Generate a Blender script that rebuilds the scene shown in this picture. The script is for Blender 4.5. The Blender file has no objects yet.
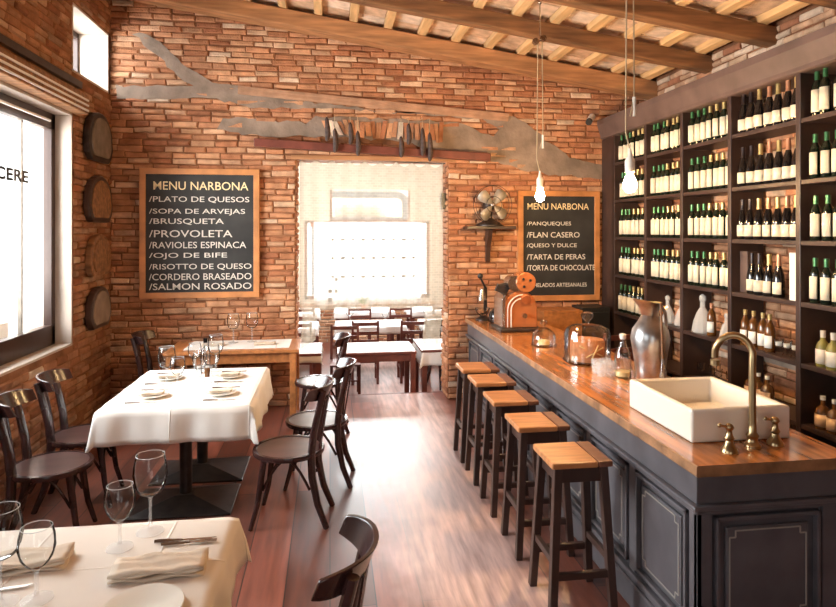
import bpy, bmesh, math, random
from mathutils import Vector, Matrix
random.seed(7)
PI = math.pi
SC = bpy.context.scene
COL = SC.collection

# ------------------------------------------------------------------ camera, world, light, exposure
cd = bpy.data.cameras.new('camera'); cam = bpy.data.objects.new('camera', cd); COL.objects.link(cam)
cd.sensor_width = 36.0; cd.lens = 620 * 36.0 / 836; cd.shift_y = -72.5 / 836; cd.clip_start = 0.05
cam.location = (0, 0, 1.9); cam.rotation_euler = (PI / 2, 0, -math.atan(88 / 620))
SC.camera = cam
vs = SC.view_settings
vs.view_transform = 'Standard'; vs.look = 'None'; vs.exposure = 0.36; vs.gamma = 1.0; vs.use_curve_mapping = False
w = bpy.data.worlds.new('world'); SC.world = w; w.use_nodes = True
bg = w.node_tree.nodes['Background']; bg.inputs[0].default_value = (0.95, 0.98, 1.0, 1); bg.inputs[1].default_value = 2.0
SC.cycles.max_bounces = 10; SC.cycles.transparent_max_bounces = 24; SC.cycles.diffuse_bounces = 5
SC.cycles.use_denoising = True

def area(name, loc, direction, sx, sy, power, color):
    l = bpy.data.lights.new(name, 'AREA'); l.shape = 'RECTANGLE'; l.size = sx; l.size_y = sy
    l.energy = power; l.color = color
    o = bpy.data.objects.new(name, l); COL.objects.link(o); o.location = loc
    o.rotation_euler = Vector(direction).to_track_quat('-Z', 'Z').to_euler(); return o
# daylight outside the windows in view, plus added fill lamps (sizes: first = horizontal, second = vertical)
area('daylight_left', (-4.1, 4.6, 2.3), (1, 0, -0.1), 6.0, 3.4, 850, (0.93, 0.97, 1.0))
area('added_fill_front_left', (-4.1, -0.2, 2.3), (1, 0.15, -0.1), 4.0, 3.0, 55, (0.95, 0.98, 1.0))  # added fill at an unseen window near the camera
area('daylight_clerestory', (-3.3, 6.1, 4.2), (1, 0.2, -0.4), 2.0, 1.2, 60, (0.96, 0.98, 1.0))
area('daylight_rear', (0.6, 17.2, 2.4), (0, -1, -0.05), 8, 4.6, 5000, (0.95, 0.98, 1.0))
area('added_fill_back_room', (0.6, 9.8, 4.6), (0, 0, -1), 4.2, 3.6, 190, (0.93, 0.97, 1.0))  # added overhead fill to brighten the back room
area('added_uplight_left', (-3.6, 3.2, 0.35), (1, 0, 0.75), 6.5, 1.6, 680, (1.0, 0.93, 0.84))  # added lamp aimed upward to brighten the ceiling
area('added_fill_behind', (-.2, -4.2, 1.5), (0, 1, 0.05), 1.6, 2.6, 10, (1.0, 0.93, 0.84))  # added fill from the unseen side behind the camera

# ------------------------------------------------------------------ materials
def mat(name, color, rough=0.5, metal=0.0, ns=0, na=0.0, bump=0.0, bs=None, spec=0.5, coat=0.0, stretch=None, emit=None, es=0, c2=None, attr=False):
    m = bpy.data.materials.new(name); m.use_nodes = True
    nt = m.node_tree; N = nt.nodes; L = nt.links
    b = N['Principled BSDF']
    b.inputs['Base Color'].default_value = (*color, 1); b.inputs['Roughness'].default_value = rough
    b.inputs['Metallic'].default_value = metal; b.inputs['Specular IOR Level'].default_value = spec
    b.inputs['Coat Weight'].default_value = coat; b.inputs['Coat Roughness'].default_value = 0.15
    if emit: b.inputs['Emission Color'].default_value = (*emit, 1); b.inputs['Emission Strength'].default_value = es
    if ns or bump or attr:
        tc = N.new('ShaderNodeTexCoord'); mp = N.new('ShaderNodeMapping'); L.new(tc.outputs['Object'], mp.inputs[0])
        if stretch: mp.inputs['Scale'].default_value = stretch
    src = None
    if attr:
        a = N.new('ShaderNodeAttribute'); a.attribute_name = 'col'; src = a.outputs['Color']
    if ns:
        n = N.new('ShaderNodeTexNoise'); n.inputs['Scale'].default_value = ns; n.inputs['Detail'].default_value = 6
        L.new(mp.outputs[0], n.inputs[0])
        r = N.new('ShaderNodeValToRGB'); r.color_ramp.elements[0].position = 0.3; r.color_ramp.elements[1].position = 0.7
        if c2: lo, hi = color, c2
        else:
            lo = tuple(max(0, c * (1 - na)) for c in color); hi = tuple(min(1, c * (1 + na)) for c in color)
        if attr:
            lo = (1 - na,) * 3; hi = (1 + na * 0.6,) * 3
        r.color_ramp.elements[0].color = (*lo, 1); r.color_ramp.elements[1].color = (*hi, 1)
        L.new(n.outputs[0], r.inputs[0])
        if attr:
            mx = N.new('ShaderNodeMix'); mx.data_type = 'RGBA'; mx.blend_type = 'MULTIPLY'; mx.inputs[0].default_value = 1
            L.new(src, mx.inputs[6]); L.new(r.outputs[0], mx.inputs[7]); src = mx.outputs[2]
        else: src = r.outputs[0]
    if src: L.new(src, b.inputs['Base Color'])
    if bump:
        n2 = N.new('ShaderNodeTexNoise'); n2.inputs['Scale'].default_value = bs or ns or 20; n2.inputs['Detail'].default_value = 8
        L.new(mp.outputs[0], n2.inputs[0])
        bp = N.new('ShaderNodeBump'); bp.inputs['Strength'].default_value = bump; bp.inputs['Distance'].default_value = 0.02
        L.new(n2.outputs[0], bp.inputs['Height']); L.new(bp.outputs[0], b.inputs['Normal'])
    return m

def crease(m, w_, h_, ox=0.0, oy=0.0):
    N = m.node_tree.nodes; L = m.node_tree.links; b = N['Principled BSDF']; tc = N.new('ShaderNodeTexCoord'); mp = N.new('ShaderNodeMapping')
    mp.inputs['Location'].default_value = (ox, oy, 0); L.new(tc.outputs['Object'], mp.inputs[0])
    br = N.new('ShaderNodeTexBrick'); br.offset = 0; br.inputs['Scale'].default_value = 1; br.inputs['Brick Width'].default_value = w_; br.inputs['Row Height'].default_value = h_
    br.inputs['Mortar Size'].default_value = .007; br.inputs['Mortar Smooth'].default_value = 1; L.new(mp.outputs[0], br.inputs[0])
    bp = N.new('ShaderNodeBump'); bp.inputs['Strength'].default_value = .5; bp.inputs['Distance'].default_value = .006; L.new(br.outputs['Fac'], bp.inputs['Height'])
    old = b.inputs['Normal'].links[0].from_socket if b.inputs['Normal'].links else None
    if old: L.new(old, bp.inputs['Normal'])
    L.new(bp.outputs[0], b.inputs['Normal'])
def glassmat(name, tint=(0.96, 0.98, 0.98), gloss=0.06, edge=0.35, rg=0.04):
    m = bpy.data.materials.new(name); m.use_nodes = True
    N = m.node_tree.nodes; L = m.node_tree.links; N.clear()
    o = N.new('ShaderNodeOutputMaterial'); t = N.new('ShaderNodeBsdfTransparent'); t.inputs[0].default_value = (*tint, 1)
    g = N.new('ShaderNodeBsdfGlossy'); g.inputs['Roughness'].default_value = rg
    lw = N.new('ShaderNodeLayerWeight'); lw.inputs[0].default_value = edge
    mth = N.new('ShaderNodeMath'); mth.operation = 'ADD'; mth.use_clamp = True; mth.inputs[1].default_value = gloss
    mx = N.new('ShaderNodeMixShader')
    L.new(lw.outputs['Fresnel'], mth.inputs[0]); L.new(mth.outputs[0], mx.inputs[0]); L.new(t.outputs[0], mx.inputs[1]); L.new(g.outputs[0], mx.inputs[2]); L.new(mx.outputs[0], o.inputs[0])
    return m

def clothmat(name, color, alpha, lace=False):
    m = bpy.data.materials.new(name); m.use_nodes = True
    N = m.node_tree.nodes; L = m.node_tree.links; N.clear()
    o = N.new('ShaderNodeOutputMaterial'); t = N.new('ShaderNodeBsdfTransparent')
    d = N.new('ShaderNodeBsdfDiffuse'); d.inputs[0].default_value = (*color, 1)
    tr = N.new('ShaderNodeBsdfTranslucent'); tr.inputs[0].default_value = (*color, 1)
    m1 = N.new('ShaderNodeMixShader'); m1.inputs[0].default_value = 0.5
    L.new(d.outputs[0], m1.inputs[1]); L.new(tr.outputs[0], m1.inputs[2])
    m2 = N.new('ShaderNodeMixShader'); m2.inputs[0].default_value = alpha
    if lace:
        tc = N.new('ShaderNodeTexCoord'); br = N.new('ShaderNodeTexBrick')
        L.new(tc.outputs['UV'], br.inputs[0]); br.inputs['Scale'].default_value = 9
        br.inputs['Color1'].default_value = (alpha - .04,) * 3 + (1,); br.inputs['Color2'].default_value = (alpha + .04,) * 3 + (1,); br.inputs['Mortar'].default_value = (alpha + .06,) * 3 + (1,)
        br.inputs['Mortar Size'].default_value = 0.03
        L.new(br.outputs[0], m2.inputs[0])
    L.new(t.outputs[0], m2.inputs[1]); L.new(m1.outputs[0], m2.inputs[2]); L.new(m2.outputs[0], o.inputs[0])
    return m

M = {}
M['brick'] = mat('old_brick', (0.5, 0.25, 0.12), 0.9, ns=9, na=0.3, bump=0.5, bs=60, spec=0.2, attr=True)
M['mortar'] = mat('lime_mortar', (0.25, 0.115, 0.06), 0.95, ns=5, na=0.35, bump=0.5, bs=50, spec=0.1)
M['plaster'] = mat('grey_plaster', (0.27, 0.205, 0.16), 0.9, ns=5, na=0.3, bump=0.3, bs=30, spec=0.1)
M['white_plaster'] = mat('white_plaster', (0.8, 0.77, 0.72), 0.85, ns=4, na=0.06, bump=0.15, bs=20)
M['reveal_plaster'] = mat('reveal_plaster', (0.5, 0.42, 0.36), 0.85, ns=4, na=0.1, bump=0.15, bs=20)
M['cream_plaster'] = mat('cream_plaster', (0.62, 0.52, 0.4), 0.85, ns=3, na=0.12, bump=0.2, bs=20)
M['darkwood'] = mat('dark_wood', (0.045, 0.024, 0.018), 0.32, ns=6, na=0.4, bump=0.05, stretch=(1, 1, 0.15))
M['chairwood'] = mat('bentwood_dark', (0.035, 0.014, 0.013), 0.22, ns=8, na=0.4, spec=0.7)
M['seatwood'] = mat('seat_dark', (0.07, 0.034, 0.03), 0.28, ns=9, na=0.35, stretch=(1, 0.2, 1), spec=0.7)
M['redwood'] = mat('reddish_wood', (0.16, 0.045, 0.03), 0.4, ns=8, na=0.3)
M['orangewood'] = mat('orange_wood', (0.42, 0.16, 0.05), 0.35, ns=5, na=0.3, stretch=(4, 0.6, 4))
M['framewood'] = mat('frame_wood', (0.52, 0.22, 0.075), 0.45, ns=6, na=0.25)
M['beam'] = mat('beam_wood', (0.23, 0.105, 0.042), 0.65, ns=4, na=0.45, bump=0.3, stretch=(0.5, 5, 5))
M['beamlight'] = mat('beam_wood_light', (0.42, 0.2, 0.085), 0.65, ns=4, na=0.35, bump=0.3, stretch=(0.5, 5, 5))
M['rafter'] = mat('rafter_wood', (0.66, 0.41, 0.19), 0.6, ns=4, na=0.25, stretch=(5, 0.6, 5))
M['stooltop'] = mat('stool_top_wood', (0.47, 0.2, 0.075), 0.35, ns=5, na=0.3, stretch=(1, 7, 1))
M['stooltop_dark'] = mat('stool_top_dark_end', (0.17, 0.065, 0.035), 0.35, ns=5, na=0.3, stretch=(1, 7, 1))
M['stoolleg'] = mat('stool_leg', (0.05, 0.026, 0.02), 0.38, ns=7, na=0.3, stretch=(1, 1, .2))
M['bartop'] = mat('bar_top_wood', (0.45, 0.165, 0.045), 0.16, ns=3.5, na=0.5, bump=0.06, bs=9, stretch=(6, 0.6, 1), spec=0.7, coat=0.5)
M['baredge'] = mat('bar_edge_worn', (0.3, 0.15, 0.07), 0.5, ns=9, na=0.5, bump=0.4)
M['barpaint'] = mat('bar_grey_paint', (0.1, 0.094, 0.104), 0.34, ns=5, na=0.25, bump=0.05, spec=0.6)
M['barrub'] = mat('bar_rubbed_line', (0.34, 0.31, 0.28), 0.5)
M['shelf'] = mat('shelf_wood', (0.042, 0.023, 0.019), 0.42, ns=5, na=0.3, stretch=(1, 1, 1))
M['cornice'] = mat('cornice_wood', (0.11, 0.07, 0.058), 0.5, ns=5, na=0.25)
M['slate'] = mat('chalkboard_slate', (0.024, 0.023, 0.022), 0.65, ns=3, na=0.6)
M['chalk'] = mat('chalk', (0.72, 0.68, 0.62), 0.9)
M['paintcream'] = mat('cream_paint', (0.9, 0.72, 0.42), 0.8)
M['linen'] = mat('white_linen', (0.82, 0.79, 0.75), 0.8, ns=3, na=0.04, bump=0.12, bs=7, spec=0.2)
M['linen_fore'] = mat('cream_linen', (0.72, 0.64, 0.56), 0.8, ns=3, na=0.04, bump=0.25, bs=5, spec=0.2)
crease(M['linen'], .5, .62, .03, .1); crease(M['linen_fore'], .45, .33, .15, .06)
M['linen_beige'] = mat('beige_linen', (0.66, 0.54, 0.42), 0.85, ns=6, na=0.08, bump=0.15, bs=12, spec=0.2)
M['porcelain'] = mat('porcelain', (0.8, 0.76, 0.68), 0.12, spec=0.6)
M['sink'] = mat('fireclay', (0.84, 0.78, 0.68), 0.15, spec=0.6, coat=0.3)
M['brass'] = mat('brass', (0.44, 0.32, 0.17), 0.28, 1.0)
M['steel'] = mat('steel', (0.62, 0.6, 0.58), 0.22, 1.0)
M['silver'] = mat('tarnished_silver', (0.5, 0.5, 0.5), 0.3, 1.0, ns=12, na=0.4, bump=0.1)
M['copper'] = mat('copper_enamel', (0.56, 0.2, 0.075), 0.25, 0.35, ns=5, na=0.15, coat=0.4)
M['iron'] = mat('black_iron', (0.045, 0.034, 0.03), 0.4, 0.5, ns=10, na=0.4)
M['fangrey'] = mat('fan_grey_metal', (0.2, 0.17, 0.14), 0.5, 0.3, ns=10, na=0.3)
M['bladegrey'] = mat('blade_grey', (0.36, 0.32, 0.27), 0.45, 0.2, ns=10, na=0.2)
M['blackplastic'] = mat('black_plastic', (0.02, 0.02, 0.02), 0.4)
M['whiteplastic'] = mat('white_plastic', (0.75, 0.74, 0.72), 0.4)
M['bottle'] = mat('dark_green_glass', (0.006, 0.012, 0.007), 0.08, spec=0.7)
M['bottleblack'] = mat('black_glass', (0.008, 0.007, 0.007), 0.08, spec=0.7)
M['label'] = mat('cream_paper', (0.78, 0.69, 0.52), 0.8, ns=6, na=0.06)
M['labelwhite'] = mat('white_paper', (0.82, 0.8, 0.74), 0.8)
M['labelpeach'] = mat('peach_paper', (0.75, 0.5, 0.3), 0.8)
M['capgreen'] = mat('green_foil', (0.05, 0.16, 0.06), 0.3, 0.5)
M['capgold'] = mat('gold_foil', (0.5, 0.38, 0.16), 0.35, 0.6)
M['capcopper'] = mat('copper_foil', (0.5, 0.24, 0.14), 0.35, 0.5)
M['capdark'] = mat('dark_foil', (0.03, 0.02, 0.02), 0.3, 0.4)
M['ink'] = mat('label_ink', (0.2, 0.12, 0.08), 0.8)
M['amber'] = mat('amber_glass', (0.12, 0.045, 0.01), 0.08, spec=0.7)
M['whisky'] = mat('olive_spirit', (0.22, 0.2, 0.05), 0.1, spec=0.7)
M['glass'] = glassmat('clear_glass', (0.97, 0.98, 0.98), 0.035, 0.12)
M['crystal'] = glassmat('cut_crystal', (0.95, 0.96, 0.96), 0.10, 0.16, 0.07)
def rimmat(name, f):
    m = bpy.data.materials.new(name); m.use_nodes = True; N = m.node_tree.nodes; L = m.node_tree.links; N.clear()
    o = N.new('ShaderNodeOutputMaterial'); t = N.new('ShaderNodeBsdfTransparent'); p = N.new('ShaderNodeBsdfPrincipled')
    p.inputs['Base Color'].default_value = (.85,.87,.88,1); p.inputs['Roughness'].default_value = .1; x = N.new('ShaderNodeMixShader'); x.inputs[0].default_value = f
    L.new(t.outputs[0], x.inputs[1]); L.new(p.outputs[0], x.inputs[2]); L.new(x.outputs[0], o.inputs[0]); return m
M['rim'] = rimmat('glass_rim', 0.6); M['glint'] = rimmat('cut_glass', 0.42); M['foot'] = rimmat('glass_foot', 0.22)  # white mixed into the glass stands in for its bright highlights
M['pane'] = glassmat('window_glass', (0.985, 0.99, 0.985), 0.0, 0.04)
M['bulb'] = mat('lit_bulb', (1, 0.8, 0.5), 0.5, emit=(1.0, 0.62, 0.28), es=700)
M['lace'] = clothmat('cream_lace', (0.62, 0.56, 0.45), 0.5, True)
M['blind'] = clothmat('white_voile', (0.95, 0.95, 0.95), 0.7)
M['cake'] = mat('cake', (0.5, 0.2, 0.08), 0.8, ns=20, na=0.3, bump=0.4)
M['cheese'] = mat('cheese', (0.85, 0.65, 0.3), 0.6)
M['sausage'] = mat('cured_sausage', (0.06, 0.035, 0.028), 0.7, ns=30, na=0.6, bump=0.6)
M['twine'] = mat('twine', (0.45, 0.35, 0.22), 0.9)
M['vanpaint'] = mat('van_paint', (0.07, 0.09, 0.12), 0.4)
M['leaf'] = mat('leaf', (0.06, 0.2, 0.04), 0.5)
M['paving'] = mat('pale_paving', (0.7, 0.68, 0.64), 0.9, ns=3, na=0.1)
M['redbrick_far'] = mat('painted_wall', (0.45, 0.2, 0.11), 0.8, ns=2, na=0.15)

def floormat(name, base, worn_sheen=(0.62, 0.44, 0.39)):
    m = bpy.data.materials.new(name); m.use_nodes = True; N = m.node_tree.nodes; L = m.node_tree.links; b = N['Principled BSDF']
    tc = N.new('ShaderNodeTexCoord'); mp = N.new('ShaderNodeMapping'); mp.inputs['Rotation'].default_value = (0, 0, PI / 2)
    L.new(tc.outputs['Object'], mp.inputs[0])
    br = N.new('ShaderNodeTexBrick'); L.new(mp.outputs[0], br.inputs[0])
    br.inputs['Scale'].default_value = 1.0; br.inputs['Brick Width'].default_value = 2.3; br.inputs['Row Height'].default_value = 0.235
    br.inputs['Mortar Size'].default_value = 0.0035; br.offset = 0.37
    br.inputs['Color1'].default_value = (*[c * 0.55 for c in base], 1); br.inputs['Color2'].default_value = (*[min(1, c * 1.5) for c in base], 1)
    br.inputs['Mortar'].default_value = (0.012, 0.006, 0.005, 1)
    mp2 = N.new('ShaderNodeMapping'); mp2.inputs['Scale'].default_value = (7, 0.7, 1); L.new(tc.outputs['Object'], mp2.inputs[0])
    n = N.new('ShaderNodeTexNoise'); n.inputs['Scale'].default_value = 3.5; n.inputs['Detail'].default_value = 8; L.new(mp2.outputs[0], n.inputs[0])
    r = N.new('ShaderNodeValToRGB'); r.color_ramp.elements[0].position = 0.3; r.color_ramp.elements[0].color = (0.55, 0.5, 0.5, 1)
    r.color_ramp.elements[1].position = 0.75; r.color_ramp.elements[1].color = (1.25, 1.2, 1.2, 1); L.new(n.outputs[0], r.inputs[0])
    mx = N.new('ShaderNodeMix'); mx.data_type = 'RGBA'; mx.blend_type = 'MULTIPLY'; mx.inputs[0].default_value = 1
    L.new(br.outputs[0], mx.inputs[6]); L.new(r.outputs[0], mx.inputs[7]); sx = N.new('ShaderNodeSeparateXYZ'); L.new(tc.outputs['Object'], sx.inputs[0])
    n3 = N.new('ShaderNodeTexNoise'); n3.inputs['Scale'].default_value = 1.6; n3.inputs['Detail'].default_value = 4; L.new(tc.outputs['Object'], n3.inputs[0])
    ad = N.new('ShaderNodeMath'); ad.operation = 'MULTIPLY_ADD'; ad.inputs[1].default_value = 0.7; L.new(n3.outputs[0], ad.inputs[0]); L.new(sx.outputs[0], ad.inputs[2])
    wr_ = N.new('ShaderNodeValToRGB'); e_ = wr_.color_ramp.elements; e_[0].position = 0.42; e_[0].color = (0,0,0,1); e_[1].position = 0.62; e_[1].color = (1,1,1,1)  # pale aisle band: mostly doorway reflection painted into the boards, some wear
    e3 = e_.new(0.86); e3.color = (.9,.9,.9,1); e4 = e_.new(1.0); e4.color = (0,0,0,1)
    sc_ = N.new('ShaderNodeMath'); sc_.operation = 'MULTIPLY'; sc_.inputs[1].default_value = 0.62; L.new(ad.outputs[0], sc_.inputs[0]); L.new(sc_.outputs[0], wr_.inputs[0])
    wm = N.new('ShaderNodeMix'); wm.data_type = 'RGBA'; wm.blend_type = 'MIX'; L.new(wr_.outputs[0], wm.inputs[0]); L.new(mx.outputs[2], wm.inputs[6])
    wc = N.new('ShaderNodeMix'); wc.data_type = 'RGBA'; wc.blend_type = 'MULTIPLY'; wc.inputs[0].default_value = 1; wc.inputs[7].default_value = (*worn_sheen, 1)
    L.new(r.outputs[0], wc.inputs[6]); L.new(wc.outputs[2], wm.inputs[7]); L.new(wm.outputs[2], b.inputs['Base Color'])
    rr = N.new('ShaderNodeMapRange'); rr.inputs[3].default_value = 0.26; rr.inputs[4].default_value = 0.5; L.new(n.outputs[0], rr.inputs[0]); L.new(rr.outputs[0], b.inputs['Roughness'])
    b.inputs['Specular IOR Level'].default_value = 1.0
    bp = N.new('ShaderNodeBump'); bp.inputs['Strength'].default_value = 0.05; bp.inputs['Distance'].default_value = 0.006
    L.new(mx.outputs[2], bp.inputs['Height']); L.new(bp.outputs[0], b.inputs['Normal'])
    return m
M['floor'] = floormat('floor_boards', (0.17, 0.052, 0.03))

# ------------------------------------------------------------------ mesh builder
class MB:
    def __init__(s): s.v = []; s.f = []; s.c = []
    def add(s, vs_, fs): n = len(s.v); s.v += [tuple(p) for p in vs_]; s.f += [tuple(i + n for i in f) for f in fs]; return s
    def box(s, x0, x1, y0, y1, z0, z1, m=None):
        p = [Vector(q) for q in ((x0,y0,z0),(x1,y0,z0),(x1,y1,z0),(x0,y1,z0),(x0,y0,z1),(x1,y0,z1),(x1,y1,z1),(x0,y1,z1))]
        if m is not None: p = [m @ q for q in p]
        return s.add(p, ((3,2,1,0),(4,5,6,7),(0,1,5,4),(1,2,6,5),(2,3,7,6),(3,0,4,7)))
    def cbox(s, c, d, m=None): return s.box(c[0]-d[0]/2, c[0]+d[0]/2, c[1]-d[1]/2, c[1]+d[1]/2, c[2]-d[2]/2, c[2]+d[2]/2, m)
    def bar(s, a, b, w0, w1=None, d0=None, d1=None, up=(0,0,1)):
        a = Vector(a); b = Vector(b); w1 = w0 if w1 is None else w1; d0 = w0 if d0 is None else d0; d1 = (w1 if d0 == w0 else d0) if d1 is None else d1
        t = (b - a).normalized(); u = t.cross(Vector(up))
        if u.length < 1e-4: u = t.cross(Vector((0, 1, 0)))
        u.normalize(); v = u.cross(t)
        p = []
        for c, ww, dd in ((a, w0, d0), (b, w1, d1)):
            for sx, sy in ((-1,-1),(1,-1),(1,1),(-1,1)): p.append(c + u * sx * ww / 2 + v * sy * dd / 2)
        return s.add(p, ((0,1,2,3),(7,6,5,4),(1,0,4,5),(2,1,5,6),(3,2,6,7),(0,3,7,4)))
    def tube(s, pts, r, n=10, cap=True, sq=1.0):
        pts = [Vector(p) for p in pts]; rs = r if isinstance(r, (list, tuple)) else [r] * len(pts)
        vv = []; ff = []; pu = None
        for i, p in enumerate(pts):
            t = (pts[min(i+1, len(pts)-1)] - pts[max(i-1, 0)]).normalized()
            u = pu - t * pu.dot(t) if pu is not None else t.orthogonal()
            if u.length < 1e-5: u = t.orthogonal()
            u.normalize(); pu = u; w_ = t.cross(u)
            for k in range(n):
                a = 2 * PI * k / n; vv.append(p + (u * math.cos(a) + w_ * math.sin(a) * sq) * rs[i])
        for i in range(len(pts) - 1):
            for k in range(n): ff.append((i*n+k, i*n+(k+1)%n, (i+1)*n+(k+1)%n, (i+1)*n+k))
        if cap: ff.append(tuple(reversed(range(n)))); ff.append(tuple(range((len(pts)-1)*n, len(pts)*n)))
        return s.add(vv, ff)
    def lathe(s, prof, c=(0,0,0), n=20, m=None, caps=True):
        vv = []; ff = []; c = Vector(c)
        for r, z in prof:
            for k in range(n):
                a = 2*PI*k/n; q = Vector((r*math.cos(a), r*math.sin(a), z))
                vv.append(c + (m @ q if m is not None else q))
        for i in range(len(prof)-1):
            for k in range(n): ff.append((i*n+k, i*n+(k+1)%n, (i+1)*n+(k+1)%n, (i+1)*n+k))
        if caps:
            if prof[0][0] > 1e-5: ff.append(tuple(reversed(range(n))))
            if prof[-1][0] > 1e-5: ff.append(tuple(range((len(prof)-1)*n, len(prof)*n)))
        return s.add(vv, ff)
    def prism(s, poly, d, m=None):  # poly in xy, extruded 0..d in z
        n = len(poly); p = [Vector((x, y, 0)) for x, y in poly] + [Vector((x, y, d)) for x, y in poly]
        if m is not None: p = [m @ q for q in p]
        return s.add(p, [tuple(reversed(range(n))), tuple(range(n, 2*n))] + [(i, (i+1)%n, n+(i+1)%n, n+i) for i in range(n)])
    def ball(s, c, r, n=12, sc=(1,1,1)):
        return s.add([Vector(c)+Vector((r*math.sin(PI*i/8)*math.cos(2*PI*k/n)*sc[0], r*math.sin(PI*i/8)*math.sin(2*PI*k/n)*sc[1], r*math.cos(PI*i/8)*sc[2])) for i in range(9) for k in range(n)],
                     [(i*n+k, (i+1)*n+k, (i+1)*n+(k+1)%n, i*n+(k+1)%n) for i in range(8) for k in range(n)])
    def build(s, name, m, parent=None, smooth=False, bevel=0, loc=None, ang=40):
        me = bpy.data.meshes.new(name); me.from_pydata(s.v, [], s.f)
        bm = bmesh.new(); bm.from_mesh(me); bmesh.ops.remove_doubles(bm, verts=bm.verts, dist=1e-5) if smooth else None
        bmesh.ops.recalc_face_normals(bm, faces=bm.faces); bm.to_mesh(me); bm.free()
        o = bpy.data.objects.new(name, me); COL.objects.link(o)
        me.materials.append(M[m] if isinstance(m, str) else m)
        if smooth:
            me.polygons.foreach_set('use_smooth', [True]*len(me.polygons)); me.set_sharp_from_angle(angle=math.radians(ang))
        if bevel:
            b = o.modifiers.new('bevel', 'BEVEL'); b.width = bevel; b.segments = 2; b.limit_method = 'ANGLE'
        if parent: o.parent = parent
        if loc: o.location = loc
        return o

def tag(o, label, cat, group=None, kind=None):
    o['label'] = label; o['category'] = cat
    if group: o['group'] = group
    if kind: o['kind'] = kind
    return o
def thing(name, label, cat, loc=(0,0,0), rz=0, group=None):
    o = bpy.data.objects.new(name, None); COL.objects.link(o); o.location = loc; o.rotation_euler = (0,0,rz); o.empty_display_size = 0.1
    return tag(o, label, cat, group)
def struct(o): o['kind'] = 'structure'; return o
def dup(root, loc, rz=None, label=None, group=None, scale=None):
    def cp(o, parent):
        c = o.copy(); COL.objects.link(c)
        if parent: c.parent = parent
        for ch in list(o.children): cp(ch, c)
        return c
    r = cp(root, None); r.location = loc
    if rz is not None: r.rotation_euler = (0,0,rz)
    if label: r['label'] = label
    if group: r['group'] = group
    if scale: r.scale = (scale,)*3
    return r
def text(name, body, width, height, m, parent, origin, right=(1,0,0), up=(0,0,1), depth=0.0015, bold=0.004):
    """writing, fitted to width x height, lower left corner at origin"""
    cu = bpy.data.curves.new(name, 'FONT'); cu.body = body; cu.size = 1; cu.extrude = 0.0; cu.offset = bold; cu.resolution_u = 3
    t = bpy.data.objects.new(name, cu); COL.objects.link(t); bpy.context.view_layer.update()
    dg = bpy.context.evaluated_depsgraph_get(); me = bpy.data.meshes.new_from_object(t.evaluated_get(dg))
    bpy.data.objects.remove(t)
    xs = [v.co.x for v in me.vertices]; ys = [v.co.y for v in me.vertices]
    x0, x1, y0, y1 = min(xs), max(xs), min(ys), max(ys)
    R = Vector(right); U = Vector(up); Nn = R.cross(U); O = Vector(origin)
    for v in me.vertices: v.co = O + R * ((v.co.x - x0)/(x1-x0)*width) + U * ((v.co.y - y0)/(y1-y0)*height) + Nn*depth
    o = bpy.data.objects.new(name, me); COL.objects.link(o); me.materials.clear(); me.materials.append(M[m]); o.parent = parent
    return o

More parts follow.
